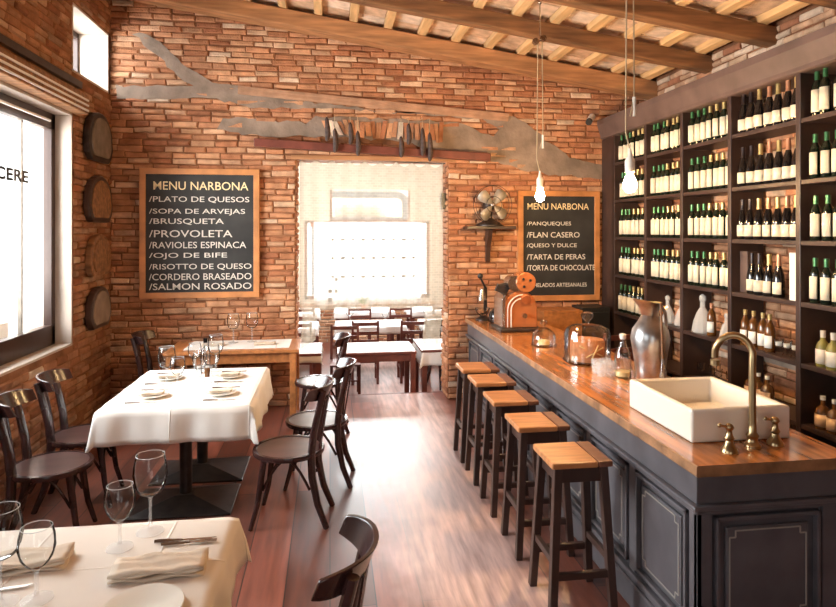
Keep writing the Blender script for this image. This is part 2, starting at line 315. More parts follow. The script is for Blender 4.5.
# ------------------------------------------------------------------ brickwork
def zbeam(x): return 4.02 - 0.15 * x          # underside of the roof beams
PAL = [tuple(c*.86+.14*sum(q)/3 for c in q) for q in [(0.52,0.22,0.095),(0.56,0.25,0.11),(0.46,0.175,0.07),(0.60,0.30,0.145),(0.42,0.155,0.065),(0.54,0.24,0.11),(0.60,0.33,0.18),(0.50,0.2,0.08)]]
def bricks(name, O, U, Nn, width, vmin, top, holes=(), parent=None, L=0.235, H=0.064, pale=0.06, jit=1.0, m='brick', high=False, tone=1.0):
    O = Vector(O); U = Vector(U); Nn = Vector(Nn); V = Vector((0,0,1)); mb = MB(); cols = []
    rnd = random.Random(name); row = 0; v = vmin; tm = max(top(0), top(width))
    while v < tm:
        h = H * rnd.uniform(0.9, 1.1); spans = [(0.0, width)]
        for (a0, a1, b0, b1) in holes:
            if v + h > b0 + .01 and v < b1 - .01:
                ns_ = []
                for s0, s1 in spans:
                    if a1 <= s0 or a0 >= s1: ns_.append((s0, s1)); continue
                    if a0 > s0: ns_.append((s0, a0))
                    if a1 < s1: ns_.append((a1, s1))
                spans = ns_
        for s0, s1 in spans:
            u = s0 - rnd.uniform(0, L) if s0 == 0 else s0 - (L/2 if row % 2 else 0)
            while u < s1:
                l = L * rnd.uniform(0.82, 1.12); a = max(u, s0); b = min(u + l, s1); u += l
                g = rnd.uniform(0.003, 0.008)
                if b - a < 0.03: continue
                if v + h > min(top(a), top(b)): continue
                j = lambda k: rnd.uniform(-k, k) * jit
                dz = j(0.004); d = rnd.uniform(0.008, 0.024); ti = j(0.006)
                e = 0.011
                q = [(a+g+j(.004), v+g+dz+j(.003)), (b-g+j(.004), v+g+dz+j(.003)), (b-g+j(.004), v+h-g+dz+ti+j(.003)), (a+g+j(.004), v+h-g+dz+j(.003))]
                cu = sum(x for x, y in q)/4; cv = sum(y for x, y in q)/4
                ps = [O+U*x+V*y-Nn*0.01 for x, y in q] + [O+U*x+V*y+Nn*(d-e) for x, y in q]
                ps += [O+U*(x+math.copysign(e, cu-x))+V*(y+math.copysign(e, cv-y))+Nn*(d+j(.003)) for x, y in q]
                ff = [(8,9,10,11)] + [(k, (k+1)%4, 4+(k+1)%4, 4+k) for k in range(4)] + [(4+k, 4+(k+1)%4, 8+(k+1)%4, 8+k) for k in range(4)]
                mb.add(ps, ff)
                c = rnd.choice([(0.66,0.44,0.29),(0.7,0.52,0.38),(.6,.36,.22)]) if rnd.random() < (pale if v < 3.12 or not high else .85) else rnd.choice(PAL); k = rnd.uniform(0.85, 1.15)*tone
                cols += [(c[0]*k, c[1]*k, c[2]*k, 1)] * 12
        v += h; row += 1
    me_o = mb.build(name, m, parent)
    at = me_o.data.color_attributes.new('col', 'FLOAT_COLOR', 'POINT')
    at.data.foreach_set('color', [x for c in cols for x in c])
    return me_o

XL, XR, D = -2.284, 3.72, 6.89
# floors
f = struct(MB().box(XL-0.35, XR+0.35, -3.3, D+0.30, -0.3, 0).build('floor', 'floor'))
st = struct(MB().box(-0.37, 1.32, D+0.30, D+0.35, -0.3, 0.0).build('trim_1', 'redwood'))          # edge board of the step down
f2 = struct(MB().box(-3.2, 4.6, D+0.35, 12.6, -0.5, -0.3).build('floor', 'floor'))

# wall_back (doorway x -0.37..1.32, up to 2.72), solid core + bricks
wb = MB()
wb.box(XL-0.35, -0.37, D, D+0.35, -0.3, 5.2).box(1.32, XR+0.35, D, D+0.35, -0.3, 5.2).box(-0.37, 1.32, D, D+0.35, 2.72, 5.2)
wall_back = struct(wb.build('wall_back', 'mortar'))
hb = [(-0.37-XL, 1.32-XL, -1, 2.72), (-0.09-XL, 1.25-XL, 2.90, 3.12)]
bk = bricks('brickwork', (XL, D, 0), (1,0,0), (0,-1,0), XR-XL, 0, lambda u: zbeam(XL+u)+0.2, hb, wall_back, pale=0.08, jit=1.3)
bk2 = bricks('jamb_brickwork', (-0.37, D, 0), (0,1,0), (1,0,0), 0.35, 0, lambda u: 2.72, (), wall_back)
bk3 = bricks('jamb_brickwork', (1.32, D+0.35, 0), (0,-1,0), (-1,0,0), 0.35, 0, lambda u: 2.72, (), wall_back)
# soldier course over the doorway
sm = MB(); cols = []; rnd = random.Random(3); x = -0.07
while x < 1.22:
    wd = rnd.uniform(0.05, 0.066); lean = rnd.uniform(-0.03, 0.03) + (0.04 if x < 0.25 else 0)
    zt = 3.115 + rnd.uniform(-.02, .01); zb = 2.93 + rnd.uniform(-.02, .02) - 0.04*(x-0.5)
    pts = [(x+lean*-.5, zt), (x+wd-.008+lean*-.5, zt), (x+wd-.008+lean, zb), (x+lean, zb)]
    dd = rnd.uniform(.03, .045)
    sm.add([(a, D+.01, b) for a, b in pts] + [(a, D-dd, b) for a, b in pts], [(4,5,6,7),(0,1,5,4),(1,2,6,5),(2,3,7,6),(3,0,4,7)])
    c = rnd.choice(PAL + [(0.7,.55,.42)]); k = rnd.uniform(.9, 1.3); cols += [(c[0]*k, c[1]*k, c[2]*k, 1)]*8; x += wd
so = sm.build('soldier_course', 'brick', wall_back)
at = so.data.color_attributes.new('col', 'FLOAT_COLOR', 'POINT'); at.data.foreach_set('color', [q for c in cols for q in c])

def patch(name, pts, parent, thick=0.023, m='plaster'):
    rnd = random.Random(str(pts)); out = []
    for i, (a, b) in enumerate(pts):
        c, d = pts[(i+1) % len(pts)]; n = max(1, int(math.hypot(c-a, d-b)/0.07))
        for k in range(n):
            t = k/n; out.append((a+(c-a)*t+rnd.uniform(-.018,.018), b+(d-b)*t+rnd.uniform(-.018,.018)))
    mm = Matrix.Translation((0, D, 0)) @ Matrix.Rotation(PI/2, 4, 'X')
    o = MB().prism(out, thick, mm).build(name, m, parent, bevel=0.004)
    tri = bmesh.new(); tri.from_mesh(o.data); bmesh.ops.triangulate(tri, faces=[f_ for f_ in tri.faces if len(f_.verts) > 4]); tri.to_mesh(o.data); tri.free()
    return o
patch('plaster_patch', [(-2.05,3.98),(-1.9,3.99),(-1.55,3.68),(-1.25,3.5),(-1.0,3.47),(-0.9,3.44),(-0.5,3.34),(0.2,3.27),(1.0,3.2),(1.9,3.22),(2.1,3.22),(2.4,3.0),(2.75,2.75),(3.2,2.68),(3.2,2.52),(2.5,2.55),(2.1,2.62),(1.75,2.72),(1.3,2.76),(0.9,2.88),(0.3,2.93),(-0.1,2.93),(-0.85,2.93),(-1.2,3.0),(-1.15,3.12),(-0.7,3.1),(-0.25,3.08),(-0.15,3.16),(0.6,3.14),(1.25,3.14),(1.5,3.12),(1.7,3.0),(1.85,2.98),(1.9,3.08),(1.7,3.17),(1.2,3.2),(0.4,3.23),(-0.3,3.24),(-0.75,3.22),(-1.05,3.28),(-1.3,3.32),(-2.2,3.28),(-2.22,3.42),(-1.95,3.42),(-1.45,3.44),(-1.6,3.55),(-1.8,3.75)], wall_back)
# remains of a moulded ledge
MB().prism([(0,0),(0,0.085),(0.05,0.085),(0.05,0.06),(0.035,0.05),(0.035,0.02),(0.02,0)], 3.0, Matrix.Translation((-0.98, D-0.005, 3.37)) @ Matrix.Rotation(math.radians(4.2), 4, 'Y') @ Matrix(((0,0,1,0),(-1,0,0,0),(0,1,0,0),(0,0,0,1)))).build('ledge_moulding', mat('ledge_wood', (0.4,0.22,0.13), 0.8, ns=6, na=0.3, bump=0.3), wall_back)

# left wall with window_1 and window_2 (clerestory) and added_window_3 nearer the camera, put in unseen to supply light
wl = MB(); XO = XL-0.35
def wl_box(y0, y1, z0, z1): wl.box(XO, XL, y0, y1, z0, z1)
wl_box(-3.3, -1.6, -.3, 5.2); wl_box(-1.6, 1.2, -.3, 0.9); wl_box(-1.6, 1.2, 2.93, 5.2)
wl_box(1.2, 2.9, -.3, 5.2); wl_box(2.9, 5.92, -.3, 0.88); wl_box(2.9, 5.84, 2.95, 5.2); wl_box(5.84, 5.92, 2.95, 5.2)
wl_box(5.92, D, -.3, 3.33); wl_box(5.92, D, 3.95, 5.2)
wl.v = wl.v
wall_left = struct(wl.build('wall_left', 'mortar'))
yb = 2.3
bricks('brickwork', (XL, yb, 0), (0,1,0), (1,0,0), D-yb, 0, lambda u: 4.75, [(2.9-yb, 5.94-yb, 0.85, 2.97), (5.90-yb, 6.86-yb, 3.31, 3.96)], wall_left, pale=0.02, jit=1.2, tone=0.72)  # tone puts the shade of this backlit wall into the brick colour
# white splayed reveals, plaster colour lowered to stand in for their shading
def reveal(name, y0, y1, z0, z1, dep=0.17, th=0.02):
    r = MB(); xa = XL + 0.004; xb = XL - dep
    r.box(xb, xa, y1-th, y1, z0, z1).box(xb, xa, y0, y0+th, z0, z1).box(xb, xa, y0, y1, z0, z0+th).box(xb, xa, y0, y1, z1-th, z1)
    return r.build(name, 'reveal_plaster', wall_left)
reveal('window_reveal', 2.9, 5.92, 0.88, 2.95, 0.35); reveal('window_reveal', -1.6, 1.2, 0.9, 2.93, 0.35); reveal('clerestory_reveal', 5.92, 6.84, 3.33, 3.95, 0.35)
def window(name, y0, y1, z0, z1, x, mull=(), fw=0.13, bars=()):
    fr = MB(); d = 0.07
    fr.box(x-d, x, y0, y1, z0, z0+fw*1.25).box(x-d, x, y0, y1, z1-fw, z1).box(x-d, x, y0, y0+fw*.5, z0, z1).box(x-d, x, y1-fw*.5, y1, z0, z1)
    for y in mull: fr.box(x-d, x, y-0.05, y+0.05, z0, z1)
    o = struct(fr.build(name, 'darkwood', None, bevel=0.004))
    MB().box(x-0.045, x-0.04, y0+.03, y1-.03, z0+.03, z1-.03).build('pane', 'pane', o)
    if bars:
        b = MB()
        for y in bars: b.box(x-0.06, x-0.03, y-0.012, y+0.012, z0+.05, z1-.05)
        b.build('glazing_bar', 'fangrey', o)
    return o
w1 = window('window_1', 2.92, 5.90, 0.90, 2.93, XL-0.13, (), 0.14, (5.37,))
window('window_2', 5.94, 6.82, 3.35, 3.93, XL-0.28, (), 0.05, (6.38,))
window('added_window_3', -1.58, 1.18, 0.92, 2.91, XL-0.13, (-0.2,), 0.13)
# lettering on the shop window, read from behind
text('lettering', 'CERE', 0.52, 0.1, 'blackplastic', w1, (XL-0.168, 4.97, 2.29), (0,1,0), (0,0,1), 0.002, 0.035)
# slatted shutter box over the window
sb = MB(); 
sh = struct(MB().box(XL, XL+0.13, 2.7, 5.96, 2.95, 3.12).build('trim_2', 'beam', None, bevel=0.01)); sh.name = 'trim_2'
for k in range(3):
    MB().box(XL+0.13, XL+0.142, 2.75, 5.93, 2.97+k*0.045, 2.985+k*0.045).build('batten', 'whiteplastic', sh)
MB().tube([(XL-0.05, 2.95, 2.83), (XL-0.05, 5.6, 2.83)], 0.012, 8).build('curtain_rod', 'whiteplastic', sh)
struct(MB().box(XL+0.02, XL+0.06, 2.7, 6.0, 3.19, 3.25).build('trim_3', 'iron'))

# right wall
wall_right = struct(MB().box(XR, XR+0.35, -3.3, D+0.35, -0.3, 5.2).build('wall_right', 'mortar'))
MB().box(3.46, XR, 2.6, D, 0, 3.08).build('lower_masonry', 'mortar', wall_right)
bricks('brickwork', (3.46, D, 0), (0,-1,0), (-1,0,0), D-2.6, 0, lambda u: 3.08, (), wall_right, pale=0.2)
MB().box(3.43, XR, 2.6, D, 3.08, 3.12).build('masonry_ledge', 'plaster', wall_right)
bricks('brickwork', (XR, D, 0), (0,-1,0), (-1,0,0), D-1.8, 3.12, lambda u: zbeam(XR)+0.2, (), wall_right, pale=0.2, high=True)
mw = Matrix.Translation((XR-0.033, 0, 0)) 
for y0, y1, z0, z1 in ((3.9,5.1,0.86,0.98),(3.1,3.7,0.86,0.98),(5.3,5.8,0.9,1.0)):
    MB().box(3.432, 3.46, y0, y1, z0, z1).build('whitewashed_patch' if z0 > 3 else 'mortar_ledge', 'white_plaster' if z0 > 3 else 'plaster', wall_right)
# wall behind the camera, with an unseen opening added to let light in
wf = MB().box(XL-.35, -.9, -3.3, -3.0, -.3, 5.2).box(0.5, XR+.35, -3.3, -3.0, -.3, 5.2).box(-.9, .5, -3.3, -3.0, 2.4, 5.2).box(-.9, .5, -3.3, -3.0, -.3, 0)
struct(wf.build('wall_front', 'mortar'))

# back room
wr = MB()
wr.box(-3.4, -0.5, 12.4, 12.7, -.5, 4.6).box(2.0, 4.8, 12.4, 12.7, -.5, 4.6).box(-0.5, 2.0, 12.4, 12.7, -.5, 0.55).box(-0.5, 2.0, 12.4, 12.7, 2.72, 4.6).box(-.5, 0, 12.4, 12.7, 2.1, 2.72).box(1.6, 2.0, 12.4, 12.7, 2.1, 2.72)
wall_rear = struct(wr.build('wall_rear', 'cream_plaster'))
bricks('brickwork', (-3.4, 12.4, -0.3), (1,0,0), (0,-1,0), 8.2, 0, lambda u: 0.82, (), wall_rear)
struct(MB().box(-3.4, -3.2, D+.35, 12.7, -.5, 4.6).build('wall_left_rear', 'white_plaster')); struct(MB().box(4.6, 4.8, D+.35, 12.7, -.5, 4.6).build('wall_right_rear', 'cream_plaster'))
struct(MB().box(-3.4, -1.6, D+.35, 12.7, 4.3, 4.45).box(2.8, 4.8, D+.35, 12.7, 4.3, 4.45).box(-1.6, 2.8, D+.35, 7.9, 4.3, 4.45).box(-1.6, 2.8, 11.7, 12.7, 4.3, 4.45).build('ceiling_rear', 'white_plaster'))
o = struct(MB().box(-0.5, 2.0, 12.42, 12.47, 0.55, 0.63).box(-0.5, 2.0, 12.42, 12.47, 2.06, 2.13).box(-0.5, -0.44, 12.42, 12.47, .55, 2.13).box(1.94, 2.0, 12.42, 12.47, .55, 2.13).box(0, 0.04, 12.42, 12.47, 2.1, 2.72).box(1.56, 1.6, 12.42, 12.47, 2.1, 2.72).build('window_4', 'redwood'))
MB().box(-0.5, 2.0, 12.445, 12.45, 0.6, 2.68).build('pane', 'pane', o)
g = struct(MB().box(-14, 14, 12.7, 30, -.6, -.5).box(-14, XO, -8, 12.7, -.6, -.05).box(-1.6, 2.8, 11.65, 11.7, 4.3, 4.31).build('ground', 'paving'))
g.name = 'ground'
del g

# ceiling: sloping boards over rafters over beams
def sl(x, up=0.0): return zbeam(x) + up
def slab(y0, y1, lo, hi, x0=XL-0.35, x1=XR+0.35):
    return [(x0,y0,sl(x0,lo)),(x1,y0,sl(x1,lo)),(x1,y1,sl(x1,lo)),(x0,y1,sl(x0,lo)),(x0,y0,sl(x0,hi)),(x1,y0,sl(x1,hi)),(x1,y1,sl(x1,hi)),(x0,y1,sl(x0,hi))]
BF = ((3,2,1,0),(4,5,6,7),(0,1,5,4),(1,2,6,5),(2,3,7,6),(3,0,4,7))
M['tile'] = mat('terracotta_ceiling_tiles', (0.62, 0.4, 0.25), 0.8, ns=6, na=0.25, bump=0.2)
ceiling = struct(MB().add(slab(-3.3, D+.35, 0.225, 0.35), BF).build('ceiling', 'tile'))
tl = MB(); rnd = random.Random(5); cols = []
x = XL-0.2
k = 0
for i in range(17):
    xa = XL - 0.1 + i*0.37
    MB().add(slab(-3.0, D, 0.15, 0.212, xa, xa+0.085), BF).build('rafter', 'rafter', ceiling, bevel=0.004)
    for y0 in [3.0 + q*0.235 for q in range(17)]:
        y1 = min(y0 + 0.228, D); xb = xa+0.086; xc = xa+0.365
        dz = rnd.uniform(0.202, 0.212)
        tl.add(slab(y0, y1, dz, 0.226, xb, xc), BF)
        c = rnd.choice([(0.74,0.52,0.36),(0.66,0.44,0.29),(0.8,0.62,0.48),(0.68,0.46,0.31)]); cols += [(*c, 1)]*8
to = tl.build('ceiling_tiles', 'brick', ceiling); at = to.data.color_attributes.new('col', 'FLOAT_COLOR', 'POINT'); at.data.foreach_set('color', [q for c in cols for q in c])
def beam(y0, y1, m='beam', lo=0.0, hi=0.15):
    o = struct(MB().add(slab(y0, y1, lo, hi, XL, XR), BF).build('trim_4', m, None, bevel=0.012)); o.name = 'trim_%d' % (20 + beam.n); beam.n += 1
    return o
beam.n = 0
beam(6.64, 6.86, 'beamlight', -0.02, 0.15); beam(5.60, 5.73); beam(4.72, 4.85); beam(3.85, 3.98); beam(2.95, 3.08); beam(2.05, 2.18); beam(1.1, 1.23); beam(0.1, .28); beam(-.9, -.72); beam(-1.9, -1.72)
# ------------------------------------------------------------------ chalkboards, header beam, curtain
def chalkboard(x0, x1, z0, z1, lines, title, label, y=D-0.04):
    t = thing('chalkboard', label, 'chalkboard', ((x0+x1)/2, y, z0)); X = (x0+x1)/2; wv = (x1-x0)/2; H = z1-z0; fw = 0.062
    MB().box(-wv+.03, wv-.03, -.012, 0.02, .03, H-.03).build('slate', 'slate', t)
    for a in ((-wv, wv, 0, fw), (-wv, wv, H-fw, H)): MB().box(a[0], a[1], -.03, .02, a[2], a[3]).build('frame_rail', 'framewood', t, bevel=.004)
    for a in ((-wv, -wv+fw), (wv-fw, wv)): MB().box(a[0], a[1], -.03, .02, fw, H-fw).build('frame_stile', 'framewood', t, bevel=.004)
    # right x up = -y? (1,0,0)x(0,0,1) = (0,-1,0): towards the camera
    ix0 = -wv+fw; iw = 2*wv-2*fw
    u, v, ww, hh = title[1]
    text('title_lettering', title[0], ww*iw, hh*H, 'paintcream', t, (ix0+u*iw, -.0125, v*H))
    for s_, u, v, ww, hh in lines: text('menu_line', s_, ww*iw, hh*H, 'chalk', t, (ix0+u*iw, -.0125, v*H))
    return t
L1 = ['/PLATO DE QUESOS','/SOPA DE ARVEJAS','/BRUSQUETA','/PROVOLETA','/RAVIOLES ESPINACA','/OJO DE BIFE','/RISOTTO DE QUESO','/CORDERO BRASEADO','/SALMON ROSADO']
V1 = [.735,.64,.565,.47,.385,.30,.215,.14,.065]; W1 = [.93,.89,.69,.77,.90,.72,.95,.95,.95]
chalkboard(-1.975, -0.75, 1.19, 2.56, [(s_, .03, v, w_, .05 if s_ != '/PROVOLETA' else .055) for s_, v, w_ in zip(L1, V1, W1)], ('MENU NARBONA', (.07, .835, .88, .065)), 'large wood-framed chalkboard listing PLATO DE QUESOS, left of the doorway')
L2 = [('/PANQUEQUES',.05,.68,.62,.04),('/FLAN CASERO',.05,.575,.74,.05),('/QUESO Y DULCE',.05,.48,.70,.042),('/TARTA DE PERAS',.05,.375,.82,.048),('/TORTA DE CHOCOLATE',.05,.275,.96,.05),('HELADOS ARTESANALES',.15,.125,.74,.036)]
chalkboard(2.12, 3.10, 1.10, 2.36, L2, ('MENU NARBONA', (.06,.83,.86,.058)), 'wood-framed chalkboard listing FLAN CASERO, behind the lit bulb beside the shelves')

hd = MB(); hd.add([Vector((x, y, z - 0.045*(x+0.8) )) for z in (2.80, 2.885) for x, y in ((-.8, D-.14), (1.78, D-.14), (1.78, D-.02), (-.8, D-.02))], BF)
hb_ = struct(hd.build('trim_5', 'redwood', None, bevel=0.006)); 
struct(MB().box(-0.42, 1.40, D-0.03, D+0.3, 2.68, 2.725).build('trim_6', 'beamlight'))
# lace curtain
cv = MB(); nx, nz = 60, 24; uvs = []
def curt(y, z0f, z1f, xa, xb, nx=60, nz=24, tail=False):
    mb = MB(); vv = []
    for j in range(nz+1):
        for i in range(nx+1):
            u = i/nx; x = xa + (xb-xa)*u; za = z1f(u); zb = z0f(u); z = za + (zb-za)*j/nz
            vv.append((x + (0.01*math.sin(j*.6) if tail else 0), y + 0.02*math.sin(u*(xb-xa)*38)*(0.3+0.7*j/nz), z))
    ff = [(j*(nx+1)+i, j*(nx+1)+i+1, (j+1)*(nx+1)+i+1, (j+1)*(nx+1)+i) for j in range(nz) for i in range(nx)]
    mb.add(vv, ff); o = mb.build('lace', 'lace', None, True)
    uv = o.data.uv_layers.new(name='UVMap')
    for lp in o.data.loops: c = o.data.vertices[lp.vertex_index].co; uv.data[lp.index].uv = (c.x, c.z)
    return o
ct = thing('lace_curtain', 'cream lace curtain with scalloped top hanging in the doorway to the bright room', 'curtain', (0,0,0))
top_f = lambda u: 2.70 - 0.03*u - 0.055*abs(math.sin(u*PI*9))
p1 = curt(D+0.04, lambda u: 1.03, top_f, -0.33, 1.27); p1.name = 'lace_panel'; p1.parent = ct
p2 = curt(D+0.055, lambda u: 0.60+0.1*u, lambda u: 1.03, -0.31, -0.15, 10, 10, True); p2.name = 'side_tail'; p2.parent = ct
p3 = curt(D+0.055, lambda u: 0.62, lambda u: 1.03, 1.05, 1.25, 10, 10, True); p3.name = 'side_tail'; p3.parent = ct
MB().tube([(-.37, D+.05, 2.705), (1.32, D+.05, 2.665)], 0.006, 6).build('curtain_wire', 'iron', ct)
# white voile on the far window with rows of embroidered dots
bl = thing('window_voile', 'bright white voile panel with rows of small dots on the far window', 'curtain', (0,0,0))
vv = [(-0.31 + 2.12*i/60, 12.288 + .012*math.sin(i*1.1), z) for z in (2.09, 0.45) for i in range(61)]
MB().add(vv, [(i, i+1, 62+i, 61+i) for i in range(60)]).build('voile', 'blind', bl, True)
dm = MB()
for z in (1.73, 1.37, 1.0):
    for i in range(9): dm.cbox((0.05 + i*0.2 , 12.27, z), (0.09 if i % 2 else .06, .006, 0.045))
for a, b in ((0.0, .72), (.12, .72), (0, .55), (.12, .95)): dm.cbox((a, 12.27, b), (.07, .006, .075))
dm.build('embroidered_dots', 'iron', bl)
MB().tube([(-0.35, 12.288, 2.09), (1.85, 12.288, 2.09)], 0.01, 6).build('rod', 'redwood', bl)

# sausages hanging above the doorway
saus = None; ns_ = ['leftmost','second from left','third from left','fourth from left','fifth from left','sixth from left','seventh from left','rightmost']
for i, (x, zt, zb) in enumerate([(-.035,3.12,2.86),(.05,3.0,2.74),(.215,3.07,2.83),(.295,2.98,2.71),(.765,2.93,2.70),(.845,3.07,2.84),(1.0,3.03,2.72),(1.08,2.98,2.66)]):
    lb = 'dark cured sausage hanging over the doorway beam, %s of eight' % ns_[i]
    h = zt-zb
    t = thing('hanging_sausage', lb, 'sausage', (x, D-0.185 + (0.05 if i % 2 else 0)*0, zb), 0, 'sausages hanging above the doorway')
    MB().tube([(0,0,0),(0.004,0,h*.08),(0.012,.004,h*.3),(0.008,0,h*.6),(0,0,h*.9),(0,0,h)], [.008,.022,.03,.028,.02,.006], 9).build('casing', 'sausage', t, True)
    MB().tube([(0,0,h-.01),(0,0,3.13-zb),(0,.19,3.15-zb)], 0.003, 5).build('string', 'twine', t)
t = thing('switch_box', 'small black switch box on the right jamb of the doorway', 'switch', (1.30, D+.1, 2.24))
MB().box(-.05,0,-.06,.06,-.09,.09).build('housing','blackplastic',t,bevel=.006); MB().box(-.056,-.05,-.02,.02,-.03,.03).build('switch','iron',t)
# security camera high on back wall
t = thing('security_camera', 'small white security camera with black lens high on the brick wall by the shelves', 'camera', (2.99, D-0.02, 3.22))
MB().tube([(0,0,0),(0,-.06,0),(-.03,-.1,-.03)], .012, 8).build('mount', 'whiteplastic', t, True)
MB().tube([(.0,-.08,0),(-.075,-.17,-.075)], .036, 14).build('housing', 'whiteplastic', t, True)
MB().tube([(-.07,-.165,-.07),(-.09,-.19,-.09)], .037, 14).build('lens', 'blackplastic', t, True)
# fan on bracket shelf
t = thing('wall_bracket_shelf', 'dark iron and wood bracket shelf on the wall carrying an old fan', 'shelf', (1.77, D-.03, 1.95))
MB().box(-.28,.28,-.2,0,-.03,0.005).build('board', 'darkwood', t, bevel=.005)
MB().prism([(0,0),(-.15,0),(-.12,-.08),(-.05,-.2),(-.03,-.36),(0,-.38)], .05, Matrix.Translation((-.025,0,-.03)) @ Matrix(((0,0,1,0),(1,0,0,0),(0,1,0,0),(0,0,0,1)))).build('bracket', 'darkwood', t, bevel=.004)
t = thing('desk_fan', 'old grey metal fan with four broad blades on the bracket shelf', 'fan', (1.77, D-.13, 1.955), 0.15)
MB().lathe([(.15,0),(.15,.012),(.11,.04),(.05,.075),(.03,.09),(.028,.14)], n=18).build('base', 'iron', t, True)
MB().tube([(0,0,.12),(0,0,.16)], .03, 10).ball((0,.03,.235),.068,12,(1,1.2,1)).build('motor', 'iron', t, True)
hub = MB().ball((0,-.09,.235),.028,10).build('hub', 'steel', t, True)
for k in range(4):
    a = PI/4 + k*PI/2 + .1; b = MB(); pts = []
    for (r, w0) in ((.02,.012),(.06,.035),(.12,.058),(.175,.062),(.2,.03)):
        for sgn in (-1, 1):
            rx = math.cos(a)*r - sgn*math.sin(a)*w0; rz = math.sin(a)*r + sgn*math.cos(a)*w0
            pts.append((rx, -.09 + sgn*.018, .235+rz))
    b.add(pts, [(2*i, 2*i+1, 2*i+3, 2*i+2) for i in range(4)])
    o = b.build('blade', 'bladegrey', t, True); md = o.modifiers.new('solid', 'SOLIDIFY'); md.thickness = .004
for rr, yy in ((.215,-.12),(.215,-.05),(.09,-.125)):
    MB().tube([(rr*math.cos(q*PI/14), yy, .235+rr*math.sin(q*PI/14)) for q in range(29)], .003, 5, False).build('guard_ring', 'iron', t, True)

# arched iron plaques on the left wall
for i, (zc_, hh, ww, mt_, lb) in enumerate([(2.80,.50,.68,'iron','black iron arched plaque, topmost of the column on the left brick wall'),(2.2,.48,.66,'darkwood','large oval dark wood plaque with knot, second from top on left wall'),(1.66,.42,.58,'beam','small oval brown wooden plaque, third from top on left wall'),(1.15,.42,.58,'stoolleg','oval plaque with pale middle, lowest of the column on left wall')]):
    t = thing('wall_plaque', lb, 'plaque', (XL+0.02, 6.42, zc_-hh/2), 0, 'plaques in a column on the left wall')
    pr = []
    for k in range(22):
        a = 2*PI*k/22; pr.append((math.cos(a)*ww/2*(1 if math.sin(a) < 0 else .92), hh/2 + (math.sin(a) if math.sin(a) > 0 else max(-.9, 1.25*math.sin(a)))*hh/2))
    mm = Matrix(((0,0,1,0),(1,0,0,0),(0,1,0,0),(0,0,0,1)))
    MB().prism(pr, .06, mm).build('board', mt_, t, bevel=.012)
    MB().prism([(a*.8, hh/2+(b-hh/2)*.8) for a, b in pr], .07, mm).build('face', ('fangrey','beam','beam','plaster')[i], t, bevel=.008)

# ------------------------------------------------------------------ pendants
def pendant(x, y, zb, ztop, lab, pd=.08):
    t = thing('pendant_lamp', lab, 'pendant lamp', (x, y, zb), 0, 'bare bulb pendants over the bar')
    H = ztop - zb
    MB().lathe([(0,-.075),(.022,-.072),(.038,-.05),(.042,-.025),(.034,.005),(.02,.035),(.016,.05)], n=16).build('bulb', 'bulb', t, True)
    MB().lathe([(.017,.045),(.03,.05),(.032,.12),(.026,.135),(.016,.15),(.008,.2)], n=14).build('socket', 'porcelain', t, True)
    for s_, z0 in ((-1,.2),(1,.42)):
        MB().tube([(0,0,z0-.02),(s_*.028,0,z0+.1),(s_*.02,0,H-pd)], .0045, 6).build('cord', 'twine', t, True)
    MB().tube([(.028,0,.40),(.028,0,.52)], .012, 8).build('counterweight', 'porcelain', t, True)
    p = MB().tube([(-.04,-.012,H-pd),(-.04,.012,H-pd)], .03, 14).tube([(.03,-.012,H-pd+.03),(.03,.012,H-pd+.03)], .03, 14).build('pulley', 'steel', t, True)
    MB().tube([(0,0,H-pd),(0,0,H)], .006, 8).ball((0,0,H-.01), .02).build('ceiling_hook', 'steel', t, True)
pendant(1.85, 5.31, 2.235, 3.945, 'lit bare bulb pendant farther away, hanging in front of the small chalkboard', .36)
pendant(1.85, 3.638, 2.215, 3.945, 'larger lit bare bulb pendant nearer the camera, before the wine shelves')

# ------------------------------------------------------------------ bar
B0, B1, BW0, BW1 = 1.53, 2.19, 2.42, 6.80
bar = thing('bar_counter', 'long grey-painted panelled bar running from the foreground to the brick wall', 'bar', (B0, BW0, 0))
def loc(mb): return mb
O = (B0, BW0, 0); wB = B1-B0; lB = BW1-BW0
MB().box(.02, wB-.02, .02, lB, 0, .88).build('body', 'barpaint', bar)
MB().box(-.005, wB, -.005, lB, .75, .88).build('frieze', 'barpaint', bar, bevel=.004)
MB().box(-.03, wB+.01, -.03, lB, .728, .75).box(-.018, wB, -.018, lB, .71, .728).build('moulding', 'barpaint', bar, bevel=.006)
MB().box(-.03, wB, -.03, lB, 0, .13).box(-.018, wB-.01, -.018, lB, .13, .165).build('plinth', 'barpaint', bar, bevel=.008)
def notched(a0, a1, b0, b1, n=.028): return [(a0+n,b0),(a1-n,b0),(a1-n,b0+n),(a1,b0+n),(a1,b1-n),(a1-n,b1-n),(a1-n,b1),(a0+n,b1),(a0+n,b1-n),(a0,b1-n),(a0,b0+n),(a0+n,b0+n)]
